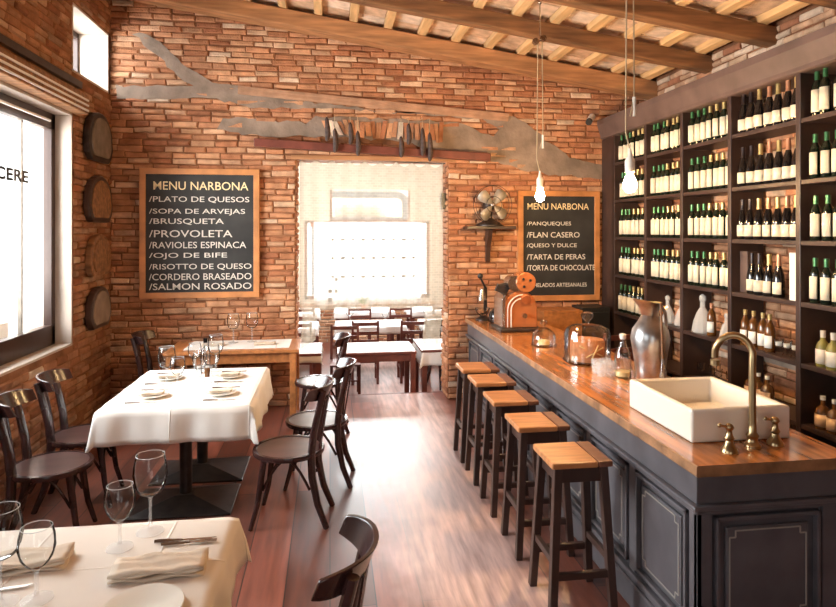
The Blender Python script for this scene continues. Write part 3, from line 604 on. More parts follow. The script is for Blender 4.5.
def panel(a0, a1, b0, b1, mapf, name='panel'):
    # frame strips around a field, with a rubbed notched line
    q = MB(); bw = .018
    def bx(a, b, c, d, h0, h1):
        p = [mapf(x, z, h) for z in (c, d) for x, h in ((a,h0),(b,h0),(b,h1),(a,h1))]
        q.add(p, BF)
    bx(a0, a1, b0, b0+bw, 0, .03); bx(a0, a1, b1-bw, b1, 0, .03); bx(a0, a0+bw, b0, b1, 0, .03); bx(a1-bw, a1, b0, b1, 0, .03)
    o = q.build(name, 'barpaint', bar, bevel=.005)
    q = MB(); bx(a0+.05, a1-.05, b0+.05, b1-.05, 0, .018); q.build('raised_field', 'barpaint', o, bevel=.008)
    ln = notched(a0+.065, a1-.065, b0+.065, b1-.065); q = MB()
    pts = [mapf(x, z, .019) for x, z in ln]; pts.append(pts[0])
    for i in range(12): q.bar(pts[i], pts[i+1], .0055)
    q.build('rubbed_line', 'barrub', o)
mf = lambda a, z, h: (.02-h, a, z)
n = 8; pitch = (lB-.06)/n
for i in range(n):
    a = .03 + i*pitch
    s_ = MB().box(0.0, .025, a-.03, a+.03, .165, .71).build('stile', 'barpaint', bar, bevel=.004)
    panel(a+.045, a+pitch-.045, .19, .69, mf)
mf = lambda a, z, h: (a, .02-h, z)
for _a in (0, wB-.07): MB().box(_a, _a+.07, 0, .025, .165, .71).build('end_stile', 'barpaint', bar, bevel=.004)
panel(.085, wB-.085, .19, .69, mf, 'end_panel')
ctp = MB(); ys = [BW0-.05 + (BW1+.04-BW0)*i/24 for i in range(25)]
rnd = random.Random(11); xe = [1.497 + rnd.uniform(-.004,.004) for _ in ys]; n = len(ys); xw = 2.24
vv = []
for i, y in enumerate(ys): vv += [(xe[i]+.004, y, .882), (xe[i], y, .888), (xe[i]+rnd.uniform(0,.004), y, .926), (xe[i]+.006, y, .93), (xw, y, .93), (xw, y, .882)]
ff = [tuple(6*i+k for k in (0,1)) + (6*(i+1)+1, 6*(i+1)) for i in range(0)]
for i in range(n-1):
    for k in range(6): ff.append((6*i+k, 6*i+(k+1)%6, 6*i+6+(k+1)%6, 6*i+6+k))
ff += [tuple(range(6)), tuple(reversed(range(6*(n-1), 6*n)))]
wt = MB().add(vv, ff).build('bar_worktop', 'bartop'); tag(wt, 'thick varnished orange-brown wooden worktop on the panelled bar', 'worktop')
wt.data.materials.append(M['baredge'])
for p in wt.data.polygons:
    if p.normal.x < -.5 or p.normal.y < -.5: p.material_index = 1

# sink and taps
sk = thing('butler_sink', 'cream fireclay rectangular sink standing on the near end of the bar', 'sink', (1.63, 2.62, .931))
W_, L_, H_ = .50, .60, .155; t_ = .032
bmx = MB()
o_ = [(0,0),(W_,0),(W_,L_),(0,L_)]; i_ = [(t_,t_),(W_-t_,t_),(W_-t_,L_-t_),(t_,L_-t_)]; ib = [(t_+.02,t_+.02),(W_-t_-.02,t_+.02),(W_-t_-.02,L_-t_-.02),(t_+.02,L_-t_-.02)]
vv = [(x,y,0) for x,y in o_]+[(x,y,H_) for x,y in o_]+[(x,y,H_) for x,y in i_]+[(x,y,.03) for x,y in ib]
ff = [(3,2,1,0),(12,13,14,15)] + [(k,(k+1)%4,4+(k+1)%4,4+k) for k in range(4)] + [(4+k,4+(k+1)%4,8+(k+1)%4,8+k) for k in range(4)] + [(8+k,8+(k+1)%4,12+(k+1)%4,12+k) for k in range(4)]
o = bmx.add(vv, ff).build('basin', 'sink', sk, False, .014); o.modifiers['bevel'].segments = 4; o.data.polygons.foreach_set('use_smooth',[True]*len(o.data.polygons)); o.data.set_sharp_from_angle(angle=1.2)
MB().lathe([(.03,.031),(.03,.034),(0,.034)], (W_/2, L_/2, 0)).build('drain', 'brass', sk, True)
fx, fy = 1.885, 2.555
t = thing('swan_neck_faucet', 'tall brass swan-neck faucet between two cross-handled valves', 'faucet', (fx, fy, .93))
MB().lathe([(.036,0),(.036,.01),(.026,.018),(.022,.035),(.028,.05),(.018,.065),(.0165,.1)], n=18).build('base', 'brass', t, True)
cx_ = -.06; pts = [(0,0,.09),(0,0,.2),(0,0,.38)] + [(cx_+.062*math.cos(a), .04*(1-math.cos(a))*0+ .0 + .09*(a/PI), .42+.075*math.sin(a)) for a in [PI*k/12 for k in range(0, 13)]] + [(cx_-.062, .092, .385)]
MB().tube(pts, .0155, 14).build('spout', 'brass', t, True)
MB().tube([(cx_-.062,.092,.375),(cx_-.062,.092,.35)], .02, 14).build('nozzle', 'brass', t, True)
def valve(x, y, lab):
    t = thing('tap_valve', lab, 'tap', (x, y, .93), 0, 'brass valves beside the faucet')
    MB().lathe([(.036,0),(.036,.008),(.03,.018),(.02,.035),(.016,.05),(.022,.06),(.014,.075),(.012,.095),(.016,.105)], n=16).build('body', 'brass', t, True)
    MB().ball((0,0,.108),.018).tube([(-.045,-.0,.118),(.02,0,.104)], .006, 8).ball((-.047,0,.118),.009).build('handle', 'brass', t, True)
valve(1.737, 2.505, 'brass tap valve to the left of the faucet, near the bar corner'); valve(2.005, 2.565, 'brass tap valve to the right of the faucet')

# things on the bar
T0 = .931
def lathe_thing(name, label, cat, x, y, parts, z=T0, group=None, n=20):
    t = thing(name, label, cat, (x,y,z), 0, group)
    for pn, prof, mt in parts: MB().lathe(prof, n=n, caps=not isinstance(mt, str) or mt not in ('glass','crystal')).build(pn, mt, t, True)
    return t
dome = [(.0995,.01),(.1,.06),(.09,.1),(.065,.13),(.03,.148),(.008,.152)]
lathe_thing('cheese_dome', 'small rounded glass cloche over cheese beside the slicing machine', 'cloche', 1.80, 5.07, [('plate',[(.0,0),(.105,0),(.112,.008),(.0,.008)],'glass'),('cloche',dome,'crystal'),('knob',[(.008,.15),(.01,.165),(.028,.185),(.028,.2),(.015,.212),(0,.214)],'crystal'),('cheese',[(.0,.0085),(.05,.0085),(.05,.04),(0,.045)],'cheese')])
k = 1.72
dome2 = [(.168,.012),(.17,.12),(.17,.2),(.155,.24),(.11,.265),(.05,.275),(.012,.28)]
t = lathe_thing('cake_dome', 'large straight-sided glass cake dome over a brown cake', 'cake dome', 1.90, 4.40, [('plate',[(0,0),(.175,0),(.183,.01),(0,.01)],'glass'),('cloche',dome2,'crystal'),('knob',[(.012,.278),(.016,.30),(.045,.325),(.05,.345),(.03,.365),(0,.37)],'crystal'),('cake',[(0,.0105),(.125,.0105),(.125,.15),(.115,.165),(0,.175)],'cake')])
for a, b in (((-.1,-.095,.13),(.06,-.125,.06)),((-.06,-.12,.05),(.07,-.12,.12)),((-.02,-.128,.04),(.03,-.128,.14))): MB().tube([a,b],.005,6).build('ribbon','cheese',t)
for i, (x, y, lb) in enumerate([(1.80,4.02,'rear left'),(1.875,4.03,'rear right'),(1.79,3.92,'front left'),(1.87,3.93,'front right')]):
    lathe_thing('tumbler', 'small glass tumbler on the bar, %s of the four beside the clear bottle' % lb, 'glass', x, y, [('glass',[(0,.006),(.026,.006),(.033,.095),(.035,.095),(.028,0),(0,0)],'foot')], group='tumblers on the bar', n=14)
for i, (x, y, lb) in enumerate([(1.96,3.80,'left'),(2.03,3.92,'right')]):
    lathe_thing('shot_glass', 'tiny shot glass between the clear bottle and the jug, %s one' % lb, 'glass', x, y, [('glass',[(0,.006),(.017,.006),(.023,.06),(.025,.06),(.019,0),(0,0)],'crystal')], group='shot glasses by the jug', n=12)
lathe_thing('clear_bottle', 'clear stoppered glass bottle standing left of the metal jug', 'bottle', 1.925, 3.885, [('body',[(0,.0),(.05,0),(.053,.01),(.053,.13),(.045,.17),(.022,.215),(.019,.24),(.019,.262)],'crystal'),('liquid',[(0,.008),(.045,.008),(.047,.04),(0,.04)],'cheese'),('stopper',[(.016,.25),(.022,.262),(.022,.285),(.008,.29),(0,.29)],'porcelain')])
# jug
def jug(name, label, x, y, mt, inner, s, rz, spoutdir=1):
    t = thing(name, label, 'jug', (x,y,T0), rz)
    prof = [(.07,0),(.078,.01),(.088,.1),(.105,.22),(.118,.3),(.108,.355),(.075,.405),(.052,.445),(.056,.49),(.072,.525)]
    n=24; mb=MB(); vv=[]; 
    for i,(r,z) in enumerate(prof):
        for k in range(n):
            a=2*PI*k/n; rr=r; zz=z
            if i>=8: f_=max(0,math.cos(a))**3; rr=r+f_*.028*(i-7); zz=z+f_*.014*(i-7)
            vv.append((rr*math.cos(a)*s, rr*math.sin(a)*s, zz*s))
    ff=[(i*n+k,i*n+(k+1)%n,(i+1)*n+(k+1)%n,(i+1)*n+k) for i in range(len(prof)-1) for k in range(n)]+[tuple(reversed(range(n)))]
    mb.add(vv,ff).build('body',mt,t,True)
    mb=MB(); mb.add([(v[0]*.955,v[1]*.955,v[2]) for v in vv[7*n:]],[(i*n+k,i*n+(k+1)%n,(i+1)*n+(k+1)%n,(i+1)*n+k) for i in range(2) for k in range(n)]).build('lining',inner,t,True)
    MB().tube([(q[0]*s,0,q[1]*s) for q in ((-.07,.49),(-.1,.49),(-.13,.45),(-.138,.38),(-.13,.31),(-.112,.26))], .011*s, 10, sq=1.4).build('handle',mt,t,True)
    return t
jug('metal_jug','tall silver metal jug with wide gold-lined spout beside the sink',1.98,3.63,'silver','capgold',1.0,PI*1.1)
jug('copper_jug','brown copper jug standing behind the tall silver jug',2.13,3.86,'copper','copper',.84,PI*.1)
t = thing('bar_spoon', 'long-handled metal ladle propped against the tall silver jug', 'ladle', (1.95,3.43,T0))
MB().tube([(.0,.0,.2),(.005,.03,.54)], .007, 8).build('handle','beam',t,True)
MB().tube([(0,-.01,.01),(0,-.005,.12),(0,0,.21)], [.03,.038,.012], 12, sq=.5).build('bowl','steel',t,True)
# slicing machine
t = thing('slicing_machine', 'copper-orange and silver vintage slicing machine at the far end of the bar', 'slicing machine', (1.83, 5.93, T0))
MB().box(-.22,.2,-.2,.18,0,.03).build('base','iron',t,bevel=.008)
ar = [(-.16,0),(.17,0),(.17,.18)] + [(.005+.165*math.cos(a), .19+.165*math.sin(a)) for a in [PI*k/14 for k in range(1,15)]]
my = Matrix.Translation((0,-.11,.03)) @ Matrix(((1,0,0,0),(0,0,1,0),(0,1,0,0),(0,0,0,1)))
MB().prism(ar, .26, my).build('housing','copper',t,bevel=.01)
MB().prism([(-.19,0),(-.155,0),(-.155,.33),(-.19,.28)], .3, Matrix.Translation((0,-.13,.03)) @ Matrix(((1,0,0,0),(0,0,1,0),(0,1,0,0),(0,0,0,1)))).build('side_panel','steel',t,bevel=.006)
for rr, mt in ((.15,'porcelain'),(.115,'porcelain')):
    pts = [(-rr+.02,-.118,.035),(-rr+.02,-.118,.2)] + [(.02+rr*math.cos(a)*1.0,-.118,.2+rr*math.sin(a)) for a in [PI - PI*k/12*.62 for k in range(0,13)]]
    MB().tube(pts,.006,6).build('trim_ring',mt,t,True)
MB().tube([(.035,-.11,.15),(.035,-.15,.15)],.024,14).build('knob','steel',t,True)
MB().tube([(.05,-.14,.47),(.05,.06,.47)],.098,24).build('blade_head','copper',t,True,.006)
MB().tube([(-.05,-.12,.46),(-.05,.05,.46)],.075,20).build('blade_cover','steel',t,True)
MB().tube([(.05,-.14,.3),(.05,.06,.4)],.05,12).build('neck','copper',t,True)
for a in (0.5,2.3,4.2): MB().tube([(.05+.045*math.cos(a),-.139,.47+.045*math.sin(a)),(.05+.045*math.cos(a),-.147,.47+.045*math.sin(a))],.013,8).build('vent_hole','blackplastic',t)
MB().bar((-.17,.0,.36),(-.14,.0,.43),.05,d0=.12).bar((-.2,-.02,.43),(-.09,-.02,.455),.03).build('meat_tray','iron',t,bevel=.004)
# citrus press
t = thing('lever_press', 'dark metal lever juice press with ball handle against the brick pier', 'press', (1.66,6.6,T0))
MB().lathe([(.09,0),(.09,.015),(.05,.03),(.03,.05)],n=16).build('base','iron',t,True)
MB().bar((.03,.04,.03),(.03,.04,.36),.035).build('column','iron',t,bevel=.004)
MB().tube([(.03,.02,.34),(-.02,-.02,.42),(-.045,-.03,.47)],.012,8).ball((-.045,-.03,.48),.032).build('lever','blackplastic',t,True)
MB().lathe([(.03,.05),(.07,.08),(.085,.13),(.08,.135),(.06,.09),(0,.06)],(-.02,-.03,0),16).build('bowl','crystal',t,True)
MB().tube([(-.02,-.02,.34),(-.02,-.02,.22)],[.02,.05],12).build('cone','steel',t,True)
t = lathe_thing('round_bottle','black round-bellied bottle beside the slicing machine','bottle',1.585+.16,6.38,[('body',[(0,0),(.07,0),(.085,.05),(.075,.11),(.03,.15),(.014,.19),(.014,.25)],'bottleblack'),('cork',[(.012,.25),(.012,.275),(0,.275)],'twine')])

# ------------------------------------------------------------------ bar stools
def make_stool():
    t = thing('bar_stool', '', 'stool', (0,0,0), 0, 'bar stools along the bar front')
    o = MB().box(-.158,.08,-.15,.15,.728,.76).build('seat','stooltop',t,bevel=.008)
    MB().box(.082,.158,-.15,.15,.728,.759).build('seat_end','stooltop_dark',t,bevel=.008)  # seat is darker at the end towards the bar
    MB().box(-.125,.125,-.12,-.1,.65,.728).box(-.125,.125,.1,.12,.65,.728).box(-.125,-.105,-.12,.12,.65,.728).box(.105,.125,-.12,.12,.65,.728).build('apron','stoolleg',t,bevel=.003)
    for sx in (-1,1):
        for sy in (-1,1):
            MB().bar((sx*.118,sy*.112,.728),(sx*.158,sy*.15,0),.042,.038,up=(0,1,0)).build('leg','stoolleg',t,bevel=.003)
    def P(sx,sy,z): k=(.728-z)/.728; return (sx*(.118+.04*k), sy*(.112+.038*k), z)
    for a,b,z in (((-1,-1),(1,-1),.2),((-1,1),(1,1),.2),((-1,-1),(-1,1),.27),((1,-1),(1,1),.27)):
        MB().bar(P(*a,z),P(*b,z),.025,d0=.035).build('stretcher','stoolleg',t,bevel=.003)
    return t
s0 = make_stool(); order = ['nearest the camera','second from the camera','middle one','fourth from the camera','farthest, against the brick pier']
for i, y in enumerate([3.06, 3.62, 4.16, 4.68, 5.13]):
    lb = 'wooden bar stool with orange seat at the bar, %s of five' % order[i]
    s_ = s0 if i == 0 else dup(s0, (0,0,0))
    s_['label'] = lb; s_.location = (1.235+.004*(i%2), y, 0)

# ------------------------------------------------------------------ wine shelving
UY = [6.80, 5.86, 5.21, 4.53, 3.80, 3.07]
UY[0] = 6.56
SZ = [.18, .60, 1.01, 1.42, 1.835, 2.245, 2.66]
CF, CB = 3.14, 3.425
cab = thing('wine_shelving', 'dark wooden floor-to-ceiling shelving full of wine bottles along the right wall', 'shelving', (CF, 3.07, 0))
def cb(x0,x1,y0,y1,z0,z1,name,mt='shelf',bev=.004): return MB().box(x0-CF,x1-CF,y0-3.07,y1-3.07,z0,z1).build(name,mt,cab,bevel=bev)
for y in UY: cb(CF,CB,y-.022,y+.022,0,2.99,'upright')
for i in range(5):
    for z in SZ: cb(CF+.005,CB,UY[i+1]+.022,UY[i]-.022,z-.032,z,'shelf_board')
cb(CF-.03,CB,3.03,6.86,0,.1,'plinth')
MB().prism([(0,0),(-.02,.01),(-.02,.04),(-.06,.16),(-.06,.22),(.30,.22),(.30,0)], 3.83, Matrix.Translation((0,-.04,2.965)) @ Matrix(((1,0,0,0),(0,0,1,0),(0,1,0,0),(0,0,0,1)))).build('cornice','cornice',cab,bevel=.006)
cb(CF,CB,UY[0],6.86,0,2.96,'end_filler')

def arc_label(r_, z0, z1, half=1.0, c=PI+.35):
    n_ = 10; mb = MB(); vv = []
    for i in range(n_+1):
        a = c - half + 2*half*i/n_
        vv += [(r_*math.cos(a), r_*math.sin(a), z0), (r_*math.cos(a), r_*math.sin(a), z1)]
    return mb.add(vv, [(2*i, 2*i+2, 2*i+3, 2*i+1) for i in range(n_)])
def make_bottle(kind):
    t = thing('wine_bottle','','bottle')
    if kind == 'bordeaux':
        MB().lathe([(0,.004),(.03,0),(.0342,.006),(.0342,.195),(.031,.212),(.016,.24),(.014,.25),(.014,.296),(0,.296)],n=14).build('glass_body','bottle',t,True)
        arc_label(.0350,.03,.178).build('paper_label','label',t,True)
        MB().lathe([(.0155,.235),(.016,.3),(0,.302)],n=10).build('capsule','capgreen',t,True)
    elif kind == 'burgundy':
        MB().lathe([(0,.004),(.036,0),(.041,.006),(.041,.12),(.036,.16),(.02,.22),(.0145,.25),(.0145,.3),(0,.3)],n=14).build('glass_body','bottleblack',t,True)
        arc_label(.0418,.025,.11).build('paper_label','label',t,True)
        MB().lathe([(.0195,.228),(.0158,.25),(.0165,.31),(0,.313)],n=10).build('capsule','capcopper',t,True)
    elif kind == 'spirit':
        MB().lathe([(0,0),(.04,0),(.043,.008),(.043,.12),(.035,.15),(.016,.175),(.014,.21),(0,.21)],n=14).build('glass_body','whisky',t,True)
        arc_label(.0438,.02,.115).build('paper_label','labelwhite',t,True)
        MB().lathe([(.016,.19),(.017,.235),(0,.237)],n=10).build('stopper','porcelain',t,True)
    elif kind == 'amber':
        MB().lathe([(0,0),(.045,0),(.048,.008),(.048,.1),(.04,.135),(.015,.155),(.014,.19),(0,.19)],n=14).build('glass_body','amber',t,True)
        arc_label(.0488,.02,.1).build('paper_label','labelpeach',t,True)
        MB().lathe([(.012,.19),(.017,.19),(.017,.215),(0,.217)],n=10).build('stopper','porcelain',t,True)
    elif kind == 'slim':
        MB().lathe([(0,0),(.034,0),(.037,.006),(.037,.15),(.03,.19),(.014,.23),(.013,.27),(0,.27)],n=14).build('glass_body','amber',t,True)
        arc_label(.0378,.03,.12).build('paper_label','labelwhite',t,True)
        MB().lathe([(.0145,.235),(.0155,.275),(0,.277)],n=10).build('capsule','capgold',t,True)
    for ch in t.children:
        if ch.name.startswith('paper'):
            ch.modifiers.new('solid','SOLIDIFY').thickness = .0006
    return t
P_ = {k: make_bottle(k) for k in ('bordeaux','burgundy','spirit','amber','slim')}
used = set()
capv = {}
for k, col in (('green','capgreen'),('gold','capgold'),('dark','capdark'),('copper','capcopper')): pass
ORD = ['first','second','third','fourth','fifth','sixth','seventh']
ROWN = {6:'top shelf',5:'second shelf down',4:'third shelf down',3:'fourth shelf down',2:'fifth shelf down',1:'sixth shelf down'}
BAYN = ['bay nearest the brick wall','second bay from the brick wall','middle bay','fourth bay from the brick wall','rightmost bay']
LOOK = {'bordeaux':'cream-labelled green wine bottle','burgundy':'dark sloping-shouldered bottle','spirit':'white-labelled spirit bottle','amber':'squat amber bottle','slim':'slim brown bottle'}
def place_bottle(kind, x, y, z, label, group, cap=None):
    if kind not in used: t = P_[kind]; used.add(kind); t.location = (x,y,z)
    else: t = dup(P_[kind], (x,y,z))
    t['label'] = label; t['group'] = group; t.rotation_euler = (0,0,random.uniform(-.2,.2))
    if cap:
        for ch in t.children:
            if ch.name.startswith(('capsule','stopper')):
                if (ch.data.name, cap) not in capv:
                    me = ch.data.copy(); me.materials.clear(); me.materials.append(M[cap]); capv[(ch.data.name, cap)] = me
                ch.data = capv[(ch.data.name, cap)]
    return t
def row(kind, bay, r, n, skip=0, x=CF+.065, only=None, start=None):
    y1 = UY[bay]-.022; y0 = UY[bay+1]+.022; wd = y1-y0; m_ = 7
    for i in range(n):
        y = y1 - wd*(i+.62+skip)/(m_+.25) + random.uniform(-.006,.006)
        if bay == 4 and r >= 3 and i >= 5: break
        cap = None
        if kind == 'bordeaux': cap = 'capgreen' if i < 3 else 'capgold'
        if kind == 'burgundy': cap = 'capdark' if i < 2 else ('capcopper' if i % 2 else 'capgold')
        lb = '%s, %s from left, %s, %s' % (LOOK[kind], ORD[i], ROWN[r], BAYN[bay])
        place_bottle(kind, x+random.uniform(-.008,.008), y, SZ[r], lb, 'bottles on the %s of the %s' % (ROWN[r], BAYN[bay]), cap)
for bay in (0,1,2):
    for r in (6,5,4,3): row('bordeaux', bay, r, 7)
row('bordeaux', 0, 2, 7)
row('burgundy', 3, 6, 7); row('burgundy', 3, 5, 7); row('burgundy', 3, 4, 7); row('burgundy', 3, 3, 4, 1)
for r in (6,5,4,3): row('bordeaux', 4, r, 7)
row('slim', 3, 2, 4, 0, CF+.08); row('spirit', 4, 2, 4, .6, CF+.07); row('amber', 4, 1, 4, .6, CF+.07); row('amber', 3, 1, 3, .3, CF+.1)
row('slim', 4, 0, 0)
t = place_bottle('slim', 2.52, 3.05, 0.18, 'slim brown bottle with cream label low down behind the bar end', 'bottles low behind the bar') if False else None
# gift boxes, decanters and votive holders on the shelves
def gbox(x,y,z,wx,wy,h,mt,lb):
    t = thing('bottle_box', lb, 'box', (x,y,z)); MB().box(-wx/2,wx/2,-wy/2,wy/2,0,h).build('carton',mt,t,bevel=.003); MB().box(-wx/2-.001,wx/2+.001,-wy/2-.001,wy/2+.001,h-.03,h).build('lid',mt,t,bevel=.003)
gbox(CF+.12, UY[3]-.07, SZ[3], .09, .09, .32, 'cornice', 'tall brown bottle carton at left end of shelf with four dark bottles')
gbox(CF+.06, UY[4]+.075, SZ[3], .07, .07, .33, 'labelwhite', 'tall white bottle carton at right end of shelf with four dark bottles')
def decanter(x,y,z,s,lb,mt='glint'):
    t = thing('glass_decanter', lb, 'decanter', (x,y,z))
    MB().lathe([(q*s,h*s) for q,h in ((0,0),(.085,0),(.09,.01),(.075,.1),(.05,.17),(.022,.22),(.02,.27),(.03,.28))],n=12,caps=False).build('vessel',mt,t,False)
    MB().lathe([(q*s,h*s) for q,h in ((.018,.27),(.03,.29),(.026,.32),(.008,.335),(0,.335))],n=10).build('stopper',mt,t,True)
decanter(CF+.1, UY[2]-.17, SZ[2], 1.0, 'large faceted clear decanter on the fifth shelf of the middle bay')
decanter(CF+.12, UY[2]-.47, SZ[2], .62, 'small clear decanter at right of fifth shelf in the middle bay')
place_bottle('slim', CF+.08, UY[2]-.33, SZ[2], 'slim brown bottle with white label between two clear decanters', 'bottles among the decanters', 'capcopper')
decanter(CF+.1, UY[1]-.25, SZ[2], .8, 'clear decanter on the fifth shelf behind the copper jug')
decanter(CF+.14, UY[1]-.42, SZ[2], .75, 'clear decanter at right end of fifth shelf behind the jug')
for i, (dy, lb) in enumerate([(.44,'left'),(.52,'middle'),(.60,'right')]):
    lathe_thing('votive_holder', 'small stemmed glass candle holder on shelf by slim bottles, %s of three' % lb, 'candle holder', CF+.09, UY[3]-dy, [('cup',[(.03,0),(.032,.006),(.006,.012),(.006,.04),(.03,.06),(.033,.11)],'crystal'),('candle',[(0,.06),(.025,.06),(.025,.085),(0,.088)],'porcelain')], SZ[2], 'candle holders on the shelf', 12)
for i in range(4):
    lathe_thing('stemmed_glass', 'small stemmed glass on the low shelf behind the sink, %s from left' % ORD[i], 'glass', CF+.1+.03*(i%2), UY[2]-.15-.12*i, [('glass',[(.028,0),(.004,.006),(.004,.06),(.03,.08),(.034,.14)],'crystal')], SZ[1], 'stemmed glasses on the low shelf', 12)

# ladderback chair and crates behind the bar at the far wall
def ladder_chair(loc_, rz, lb, grp=None, mt='redwood', proto=[None]):
    if proto[0] is None:
        t = thing('ladderback_chair', lb, 'chair', loc_, rz, grp)
        MB().box(-.2,.2,-.2,.2,.43,.455).build('seat',mt,t,bevel=.006)
        for sx in (-1,1):
            MB().bar((sx*.18,-.18,0),(sx*.18,-.18,.43),.036).build('leg',mt,t,bevel=.003)
            MB().bar((sx*.18,.2,0),(sx*.18,.19,.46),.036).bar((sx*.18,.19,.46),(sx*.18,.25,.92),.036,.03).build('back_post',mt,t,bevel=.003)
            MB().bar((sx*.18,-.18,.2),(sx*.18,.19,.2),.022).build('stretcher',mt,t)
        for z in (.62,.74,.87): MB().bar((-.18,.205+(z-.46)*.1,z),(.18,.205+(z-.46)*.1,z),.016,d0=.05).build('back_slat',mt,t,bevel=.003)
        MB().bar((-.18,-.18,.24),(.18,-.18,.24),.022).build('stretcher',mt,t)
        proto[0] = t; return t
    return dup(proto[0], loc_, rz, lb, grp)

# ------------------------------------------------------------------ bentwood chairs
def make_bent(loc_, rz, lb, grp):
    # faces -Y in its own frame, back at +Y
    t = thing('bentwood_chair', lb, 'chair', loc_, rz, grp); sz = .47; R = .232
    MB().lathe([(0,sz-.012),(R-.02,sz-.012),(R-.018,sz-.004),(0,sz-.004)],n=32).build('seat_panel','seatwood',t,True)
    MB().lathe([(R-.022,sz-.03),(R,sz-.03),(R+.004,sz-.015),(R,sz),(R-.022,sz+.001),(R-.024,sz-.03)],n=32,caps=False).build('seat_ring','chairwood',t,True)
    for sx in (-1,1):
        MB().tube([(sx*.15,-.13,sz-.02),(sx*.155,-.15,.3),(sx*.165,-.17,.15),(sx*.185,-.21,0)],[.021,.02,.017,.014],10).build('front_leg','chairwood',t,True)
        b = MB(); pts = [(sx*.165,.27,0),(sx*.15,.21,.15),(sx*.145,.175,.32),(sx*.145,.17,.46),(sx*.15,.185,.6),(sx*.16,.225,.78),(sx*.165,.25,.875)]
        b.tube(pts,[.016,.019,.022,.023,.021,.019,.018],10,sq=1.25).build('back_post','chairwood',t,True)
        # arched braces under the seat
        a1 = [(sx*.15,-.14+.30*q, .24+.19*math.sin(PI*q)) for q in [k/10 for k in range(11)]]
        MB().tube(a1,.009,8).build('arched_brace','chairwood',t,True)
    a2 = [(-.15+.3*q,-.145,.24+.19*math.sin(PI*q)) for q in [k/10 for k in range(11)]]
    MB().tube(a2,.009,8).build('arched_brace','chairwood',t,True)
    # curved top rail
    vv=[];n_=18
    for i in range(n_+1):
        a = -1.25 + 2.5*i/n_; rx = .215*math.sin(a); ry = .085 + .185*math.cos(a)+.0; e = abs(a)/1.25; hh = .095*(1-.35*e**4)
        nx_, ny_ = math.sin(a), math.cos(a)
        for (d_, z_) in ((-.009,-hh/2),(.009,-hh/2),(.014,hh/2),(-.004,hh/2)):
            vv.append((rx+nx_*d_, ry+ny_*d_ + .02*(z_/.05), .855+z_+.0))
    ff=[(4*i+k,4*i+(k+1)%4,4*i+4+(k+1)%4,4*i+4+k) for i in range(n_) for k in range(4)]+[(0,1,2,3),tuple(4*n_+k for k in (3,2,1,0))]
    MB().add(vv,ff).build('top_rail','chairwood',t,True,.004,ang=50)
    for dx in (-.045,.0,.045):
        MB().bar((dx*.9,.205,sz-.01),(dx,.262,.82),.02,d0=.01,up=(0,1,0)).build('back_slat','chairwood',t,bevel=.003)
    return t
GB = 'dark bentwood chairs'
b0 = make_bent((-.27,4.2,0), -PI/2-.12, 'dark bentwood chair on aisle side of long clothed table, nearer of two', GB)
dup(b0, (-.10,4.80,0), -PI/2-.1, 'dark bentwood chair on aisle side of long clothed table, farther of two')
dup(b0, (-.14,2.06,0), -PI/2-.22, 'dark bentwood chair in foreground, only its curved back rail showing')
dup(b0, (-1.70,4.10,0), PI/2+.15, 'dark bentwood chair under the window, seat touching the hanging cloth corner')
dup(b0, (-1.72,4.68,0), PI/2+.1, 'dark bentwood chair by left brick wall at far end of long table')
dup(b0, (-1.62,6.42,0), PI/2, 'dark bentwood chair left of the bare orange table in the back corner')
dup(b0, (-.10,6.02,0), -PI/2, 'dark bentwood chair right of the bare orange table before the doorway')

# ------------------------------------------------------------------ tables
def pedestal_table(x, y, wx, wy, lb, h=.745):
    t = thing('pedestal_table', lb, 'table', (x,y,0), 0, 'pedestal tables under white cloths')
    MB().box(-wx/2,wx/2,-wy/2,wy/2,h-.03,h).build('tabletop','darkwood',t,bevel=.004)
    MB().tube([(0,0,.06),(0,0,h-.03)],.042,14).build('column','iron',t,True)
    a, b = .34, .25
    MB().add([(-a,-b,0),(a,-b,0),(a,b,0),(-a,b,0),(-a,-b,.012),(a,-b,.012),(a,b,.012),(-a,b,.012),(-.06,-.06,.075),(.06,-.06,.075),(.06,.06,.075),(-.06,.06,.075)],
             [(3,2,1,0),(8,9,10,11)]+[(k,(k+1)%4,4+(k+1)%4,4+k) for k in range(4)]+[(4+k,4+(k+1)%4,8+(k+1)%4,8+k) for k in range(4)]).build('base','iron',t,bevel=.003)
    MB().box(-.2,.2,-.02,.02,h-.05,h-.03).box(-.02,.02,-.2,.2,h-.05,h-.03).build('top_bracket','iron',t)
    return t
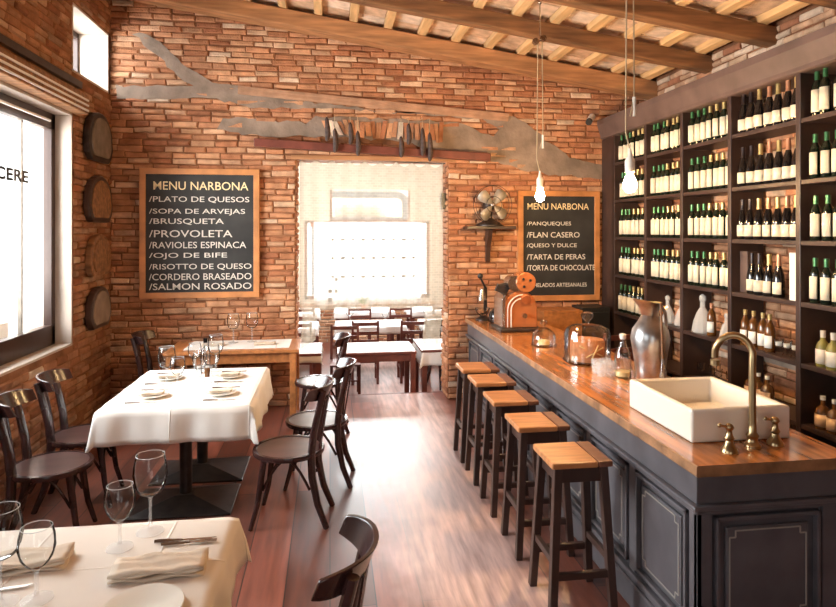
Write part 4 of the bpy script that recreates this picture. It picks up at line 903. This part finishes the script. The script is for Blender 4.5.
def tablecloth(x0,x1,y0,y1,h,over,lb,mt='linen',seed=1,name='tablecloth',grp='white tablecloths', wav=1.0, cut=None):
    r = random.Random(seed); mb = MB(); st_ = .035; vv = []; 
    nx_ = int((x1-x0+2*over)/st_); ny_ = int((y1-y0+2*over)/st_); ph = r.uniform(0,6)
    for j in range(ny_+1):
        for i in range(nx_+1):
            px = x0-over+(x1-x0+2*over)*i/nx_; py = y0-over+(y1-y0+2*over)*j/ny_
            qx = min(max(px,x0),x1); qy = min(max(py,y0),y1); ox, oy = px-qx, py-qy; L_ = math.hypot(ox,oy)
            if L_ < 1e-6: vv.append((px,py,h+.0006*math.sin(px*7+py*4+ph))); continue
            dx, dy = ox/L_, oy/L_; corner = min(abs(dx),abs(dy))*1.41
            s_ = (qx if abs(dy) > abs(dx) else qy)
            fold = (.010*math.sin(s_*17+ph)+.006*math.sin(s_*31+2*ph))*wav*min(1,L_/.12)
            L_ = min(L_, over*1.16); out = .012 + .09*L_ + fold + corner*.03*L_/over
            zz = h - max(0, L_-.008)*(.985 - .04*corner)
            vv.append((qx+dx*out, qy+dy*out, zz))
    ff = [(j*(nx_+1)+i, j*(nx_+1)+i+1, (j+1)*(nx_+1)+i+1, (j+1)*(nx_+1)+i) for j in range(ny_) for i in range(nx_)]
    o = mb.add(vv,ff).build(name, mt, None, True, ang=80)
    sd = o.modifiers.new('solid','SOLIDIFY'); sd.thickness = .0025; sd.offset = 1
    return tag(o, lb, 'tablecloth', grp)
pedestal_table(-1.0,4.53,.95,.56,'dark pedestal table under the long white cloth, nearer half')
pedestal_table(-1.0,5.10,.95,.56,'dark pedestal table under the long white cloth, farther half')
tablecloth(-1.485,-.52,4.24,5.39,.7465,.235,'long white tablecloth over the middle tables by the left wall')
pedestal_table(-1.02,2.10,1.24,.90,'dark pedestal table in the foreground under a pale cloth')
tablecloth(-1.65,-.38,1.62,2.57,.7465,.19,'cream tablecloth on the foreground table with big wine glasses',seed=4,mt='linen_fore')

# orange wooden table near back wall
t = thing('wooden_table', 'bare orange wooden table near back wall, half covered by a white runner', 'table', (-.93,6.43,0))
MB().box(-.63,.63,-.32,.32,.72,.75).build('tabletop','orangewood',t,bevel=.005)
for a in ((-.57,.57,-.27,-.25),(-.57,.57,.25,.27),(-.57,-.55,-.27,.27),(.55,.57,-.27,.27)): MB().box(a[0],a[1],a[2],a[3],.62,.72).build('apron','orangewood',t,bevel=.003)
for sx in (-1,1):
    for sy in (-1,1): MB().cbox((sx*.575,sy*.275,.36),(.062,.062,.72)).build('leg','orangewood',t,bevel=.005)
o = MB().box(-1.40,-.40,6.22,6.70,.751,.755).build('table_runner','linen',None); tag(o,'white cloth runner lying on the orange wooden table','tablecloth','white tablecloths')

# ------------------------------------------------------------------ tableware
def wineglass(kind, x, y, z, lb, grp, protos={}):
    if kind not in protos:
        t = thing('wine_glass', lb, 'glass', (x,y,z), 0, grp); t.scale = (1.1,1.1,1.0)
        if kind == 'big': pr=[(.040,.155),(.052,.185),(.057,.22),(.054,.26),(.047,.295)]; fo=[(.046,0),(.046,.003),(.01,.008),(.0055,.02),(.0045,.12),(.012,.142)]; bt=[(.0,.142),(.012,.142),(.028,.146)]
        else: pr=[(.03,.115),(.042,.135),(.049,.165),(.047,.2),(.04,.228)]; fo=[(.043,0),(.043,.003),(.01,.008),(.006,.018),(.0055,.08),(.012,.1)]; bt=[(0,.1),(.012,.1),(.02,.105)]
        MB().lathe(bt+pr,n=24,caps=False).build('bowl','crystal' if False else 'glass',t,True)
        MB().lathe([(0,0)]+fo,n=20,caps=False).build('stem_and_foot','foot',t,True)
        rim = pr[-1]; MB().tube([(rim[0]*math.cos(q*PI/12),rim[0]*math.sin(q*PI/12),rim[1]) for q in range(25)],.0012,5,False).build('rim','rim',t,True)
        protos[kind]=t; return t
    return dup(protos[kind],(x,y,z),0,lb,grp)
Z1 = .7505
GG='wine glasses on the foreground table'
wineglass('big',-.68,2.49,Z1,'large wine glass at far right of the foreground table',GG)
wineglass('small',-.755,2.38,Z1,'smaller wine glass just in front of the large one, foreground table',GG)
wineglass('small',-.905,2.08,Z1,'smaller wine glass at lower left, right of a cropped glass',GG)
wineglass('big',-1.005,2.07,Z1,'large wine glass cut off by the left picture edge',GG)
def plate(x,y,z,r,lb,grp,protos=[]):
    if protos: o = protos[0].copy(); COL.objects.link(o); o.location=(x,y,z)
    else:
        o = MB().lathe([(0,.002),(.05,.002),(.06,0),(.065,.004),(.095,.014),(.11,.017),(.108,.02),(.09,.018),(.062,.008),(0,.006)],n=28).build('dinner_plate','porcelain',None,True); o.location=(x,y,z); protos.append(o)
    o.scale=(r/.11,r/.11,1); return tag(o,lb,'plate',grp)
def cutlery(kind,x,y,z,rz,lb,grp,protos={}):
    if kind in protos: return dup(protos[kind],(x,y,z),rz,lb,grp)
    t = thing(kind, lb, kind.replace('table_',''), (x,y,z), rz, grp)
    MB().tube([(-.11,0,.006),(-.07,0,.006),(-.01,0,.005)],[.007,.0075,.004],8,sq=.6).build('handle','steel',t,True)
    if kind == 'table_knife': MB().prism([(-.01,-.004),(.02,-.008),(.09,-.009),(.11,.004),(-.01,.005)],.0022,Matrix.Translation((0,0,.003))).build('blade','steel',t)
    else:
        MB().bar((-.01,0,.005),(.04,0,.005),.006,.022,.003).build('neck','steel',t)
        for k in range(4): MB().bar((.04,-.009+.006*k,.005),(.085,-.009+.006*k,.007),.003).build('tine','steel',t)
    protos[kind]=t; return t
def napkin(x,y,z,rz,lb,grp,s=1,protos=[]):
    if protos: return dup(protos[0],(x,y,z),rz,lb,grp,s)
    t = thing('folded_napkin',lb,'napkin',(x,y,z),rz,grp); r=random.Random(2)
    for k in range(3):
        vv=[]; 
        for j in range(9):
            for i in range(13): vv.append((-.15+.3*i/12, -.06+.12*j/8, .006+.011*k + .005*math.sin(i*.9+j*.7+k*2)+.003*math.sin(j*1.7)))
        o=MB().add(vv,[(j*13+i,j*13+i+1,(j+1)*13+i+1,(j+1)*13+i) for j in range(8) for i in range(12)]).build('fold','linen_beige',t,True); m_=o.modifiers.new('s','SOLIDIFY'); m_.thickness=.006
    protos.append(t); return t
# foreground setting
napkin(-.57,2.2,Z1,.05,'beige folded napkin between knife and plate on the foreground table','folded napkins')
plate(-.56,1.97,Z1,.12,'cream plate at the bottom edge of the picture on foreground table','dinner plates')
cutlery('table_knife',-.53,2.40,Z1,.03,'silver knife above the folded napkin on the foreground table','foreground cutlery')
cutlery('table_fork',-.50,2.375,Z1,.03,'silver fork just in front of the knife on the foreground table','foreground cutlery')
napkin(-1.05,2.30,Z1,.1,'beige folded napkin behind the glasses at left of foreground table','folded napkins')
cutlery('table_knife',-1.06,2.15,Z1,.15,'silver knife beside the cropped glass at the left picture edge','foreground cutlery')
# middle table setting
S=[(-1.22,4.52,'nearer left'),(-.76,4.52,'nearer right'),(-1.24,5.04,'farther left'),(-.78,5.04,'farther right')]
for i,(x,y,n_) in enumerate(S):
    sx = -1 if x < -1 else 1
    plate(x,y,Z1,.11,'white plate at the %s place of the middle table' % n_,'dinner plates')
    napkin(x+.0,y,Z1+.018,.0,'folded napkin on the plate at the %s place of middle table' % n_,'folded napkins',.5)
    cutlery('table_knife',x+.02*sx,y-.17,Z1,0.0,'knife in front of the plate, %s place of middle table' % n_,'middle table cutlery')
    cutlery('table_fork',x+.02*sx,y+.17,Z1,0.0,'fork behind the plate, %s place of middle table' % n_,'middle table cutlery')
MG='glasses on the middle table'
for i,(k,x,y,lb) in enumerate([('big',-1.19,4.78,'large wine glass near the left edge of the middle table'),('small',-1.10,4.72,'small wine glass beside the large left one on middle table'),('small',-1.10,5.3,'small wine glass at the far left of the middle table'),('big',-.93,5.28,'tall wine glass at the far end of the middle table'),('small',-.98,4.9,'small wine glass in the centre of the middle table'),('big',-.88,4.82,'large wine glass right of centre on the middle table')]):
    wineglass(k,x,y,Z1,lb,MG)
lathe_thing('carafe','glass water bottle with dark cap on the middle table','bottle',-1.0,5.22,[('body',[(0,0),(.035,0),(.038,.01),(.038,.14),(.03,.18),(.014,.22),(.014,.25)],'crystal'),('cap',[(.016,.245),(.017,.28),(0,.282)],'bottleblack')],Z1)
lathe_thing('salt_shaker','small glass salt shaker with metal cap, centre of middle table','shaker',-1.02,5.08,[('body',[(0,0),(.02,0),(.022,.06),(.016,.075)],'crystal'),('cap',[(.017,.07),(.018,.09),(0,.1)],'steel')],Z1,'shakers')
lathe_thing('pepper_shaker','small dark pepper shaker with metal cap beside the salt','shaker',-.96,5.08,[('body',[(0,0),(.02,0),(.022,.06),(.016,.075)],'amber'),('cap',[(.017,.07),(.018,.09),(0,.1)],'steel')],Z1,'shakers')
for x,y,lb in ((-.98,6.55,'left'),(-.80,6.6,'right')): wineglass('big',x,y,.755,'wine glass on the orange wooden table, %s of two' % lb,'glasses on the orange table')
for x,n_ in ((-1.15,'left'),(-.65,'right')):
    napkin(x,6.4,.756,0,'folded napkin on the runner of orange table, %s side' % n_,'folded napkins',.7)

# ------------------------------------------------------------------ back room furniture (floor at -0.3)
FB=-.3
def rect_table(x,y,wx,wy,lb,mt='redwood',protos={}):
    t = thing('dining_table',lb,'table',(x,y,FB),0,'reddish tables in the back room')
    MB().box(-wx/2,wx/2,-wy/2,wy/2,.72,.75).build('tabletop',mt,t,bevel=.004)
    MB().box(-wx/2+.03,wx/2-.03,-wy/2+.03,-wy/2+.05,.63,.72).box(-wx/2+.03,wx/2-.03,wy/2-.05,wy/2-.03,.63,.72).box(-wx/2+.03,-wx/2+.05,-wy/2+.03,wy/2-.03,.63,.72).box(wx/2-.05,wx/2-.03,-wy/2+.03,wy/2-.03,.63,.72).build('apron',mt,t)
    for sx in (-1,1):
        for sy in (-1,1): MB().cbox((sx*(wx/2-.04),sy*(wy/2-.04),.36),(.06,.06,.72)).build('leg',mt,t,bevel=.003)
rect_table(.56,7.75,.95,.7,'reddish table just beyond the doorway step with white cloth')
tablecloth(.11,1.01,7.43,8.09,FB+.752,.02,'white cloth on the reddish table just beyond the doorway',seed=8,name='tablecloth')
rect_table(1.55,7.85,.9,.8,'reddish table at right beyond the doorway, cloth hanging at corner')
tablecloth(1.12,1.98,7.47,8.23,FB+.752,.2,'cream cloth draping the table at right beyond the doorway',seed=9)
rect_table(-.55,7.8,.9,.75,'reddish table at left beyond the doorway behind the lace tail')
tablecloth(-.98,-.12,7.45,8.15,FB+.752,.12,'white cloth on the table at left beyond the doorway',seed=10)
k_=0
for y,n_ in ((9.7,'middle'),(11.4,'farthest')):
    for x,s_ in ((-.72,'left'),(.62,'centre'),(1.96,'right')):
        rect_table(x,y,1.05,.75,'reddish table in %s row of back room, %s one' % (n_,s_))
        tablecloth(x-.52,x+.52,y-.37,y+.37,FB+.752,.11,'white cloth on the %s table in the %s row of back room' % (s_,n_),seed=20+k_); k_+=1
for y,n_ in ((9.1,'middle row'),(10.8,'farthest row')):
    for x,s_ in ((-.45,'leftmost'),(.5,'second from left'),(1.2,'third from left'),(1.95,'rightmost')):
        ladder_chair((x,y,FB),PI,'reddish ladder-back chair on near side of %s, %s' % (n_,s_),'ladder-back chairs in the back room')
ladder_chair((.2,8.32,FB),0,'reddish ladder-back chair behind the table just beyond the doorway','ladder-back chairs in the back room')
ladder_chair((2.72,5.9,0),PI+.25,'dark ladder-back chair in the corner behind the bar under the small chalkboard')
b1 = dup(b0,(1.62,8.68,FB),.3,'black bentwood chair beyond the doorway beside the brick jamb')
for i,(x,y) in enumerate(((.3,9.55),(.85,9.6),(1.5,9.6),(1.35,7.8),(1.7,7.75),(-.3,7.7))):
    wineglass('small' if i%2 else 'big',x,y,FB+.756,'wine glass on back-room tables, %s' % ['middle row, centre table, left','middle row, centre table, right','middle row, right table','right near table, left glass','right near table, right glass','left near table'][i],'glasses in the back room')
t = thing('potted_plant','small green potted plant in front of the far window','plant',(.62,11.35,FB+.756))
MB().lathe([(0,0),(.05,0),(.07,.1),(.0,.1)],n=12).build('pot','copper',t,True)
mb=MB(); r=random.Random(6)
for k in range(26):
    a=r.uniform(0,6.28); l=r.uniform(.12,.28); e=r.uniform(.3,1.3); d_=Vector((math.cos(a)*math.cos(e),math.sin(a)*math.cos(e),math.sin(e)))
    s_=d_.cross(Vector((0,0,1))).normalized()*.02; b_=Vector((0,0,.1)); m1=b_+d_*l*.5; e1=b_+d_*l+Vector((0,0,-.03))
    mb.add([b_,m1+s_,e1,m1-s_],[(0,1,2,3)])
mb.build('leaves','leaf',t).modifiers.new('s','SOLIDIFY').thickness=.002
# van outside the far window
t = thing('parked_van','pale parked vehicle seen through the upper far window','vehicle',(.75,15.2,-.5))
def rr(x0,x1,z0,z1,r_):
    return [(x1-r_+r_*math.cos(a),z1-r_+r_*math.sin(a)) for a in (0,.5,1.05,PI/2)]+[(x0+r_-r_*math.sin(a),z1-r_+r_*math.cos(a)) for a in (0,.5,1.05,PI/2)]+[(x0,z0),(x1,z0)]
my2 = lambda y: Matrix.Translation((0,y,0)) @ Matrix(((1,0,0,0),(0,0,1,0),(0,1,0,0),(0,0,0,1)))
MB().prism(rr(-1.2,1.2,.45,3.4,.3),.8,my2(0)).build('body','vanpaint',t,bevel=.03)
MB().prism(rr(-1.0,1.0,2.75,3.2,.14),.02,my2(-.02)).build('windscreen','steel',t)
MB().box(-1.22,1.22,-.04,.0,2.5,2.62).build('trim_strip','redwood',t)
for sx in (-.8,.8): MB().tube([(sx-.1,.3,.42),(sx+.1,.3,.42)],.38,20).build('wheel','blackplastic',t,True)
# ornaments outside the left window
t = thing('bird_ornament','grey bird ornament on a wooden block outside the left window','ornament',(XL-.62,5.12,1.21))
MB().tube([(0,-.16,.2),(0,-.06,.1),(0,.05,.05),(0,.14,.09),(0,.2,.1)],[.02,.045,.055,.03,.006],10).build('body','fangrey',t,True)
MB().box(-.06,.06,-.2,.18,-.08,.0).build('block','orangewood',t,bevel=.005)
o = MB().box(XL-.80,XL-.42,2.9,5.7,-.05,1.129).build('window_planter_ledge','white_plaster'); tag(o,'pale masonry ledge outside the left window under the bird ornament','ledge')
# crates / box beneath small chalkboard
t = thing('wooden_crate','orange wooden box against the wall under the small chalkboard','box',(2.52,6.66,0))
MB().box(-.22,.22,-.18,.18,0,1.0).build('body','orangewood',t,bevel=.006); MB().box(-.225,.225,-.185,.185,1.0,1.03).build('lid','orangewood',t,bevel=.004)
t = thing('black_cabinet','low black cabinet behind the bar beside the orange box','cabinet',(2.97,6.70,0))
MB().box(-.2,.12,-.16,.16,0,1.05).build('body','blackplastic',t,bevel=.006); MB().box(-.18,.1,-.175,-.16,.1,1.0).build('door','blackplastic',t,bevel=.004)
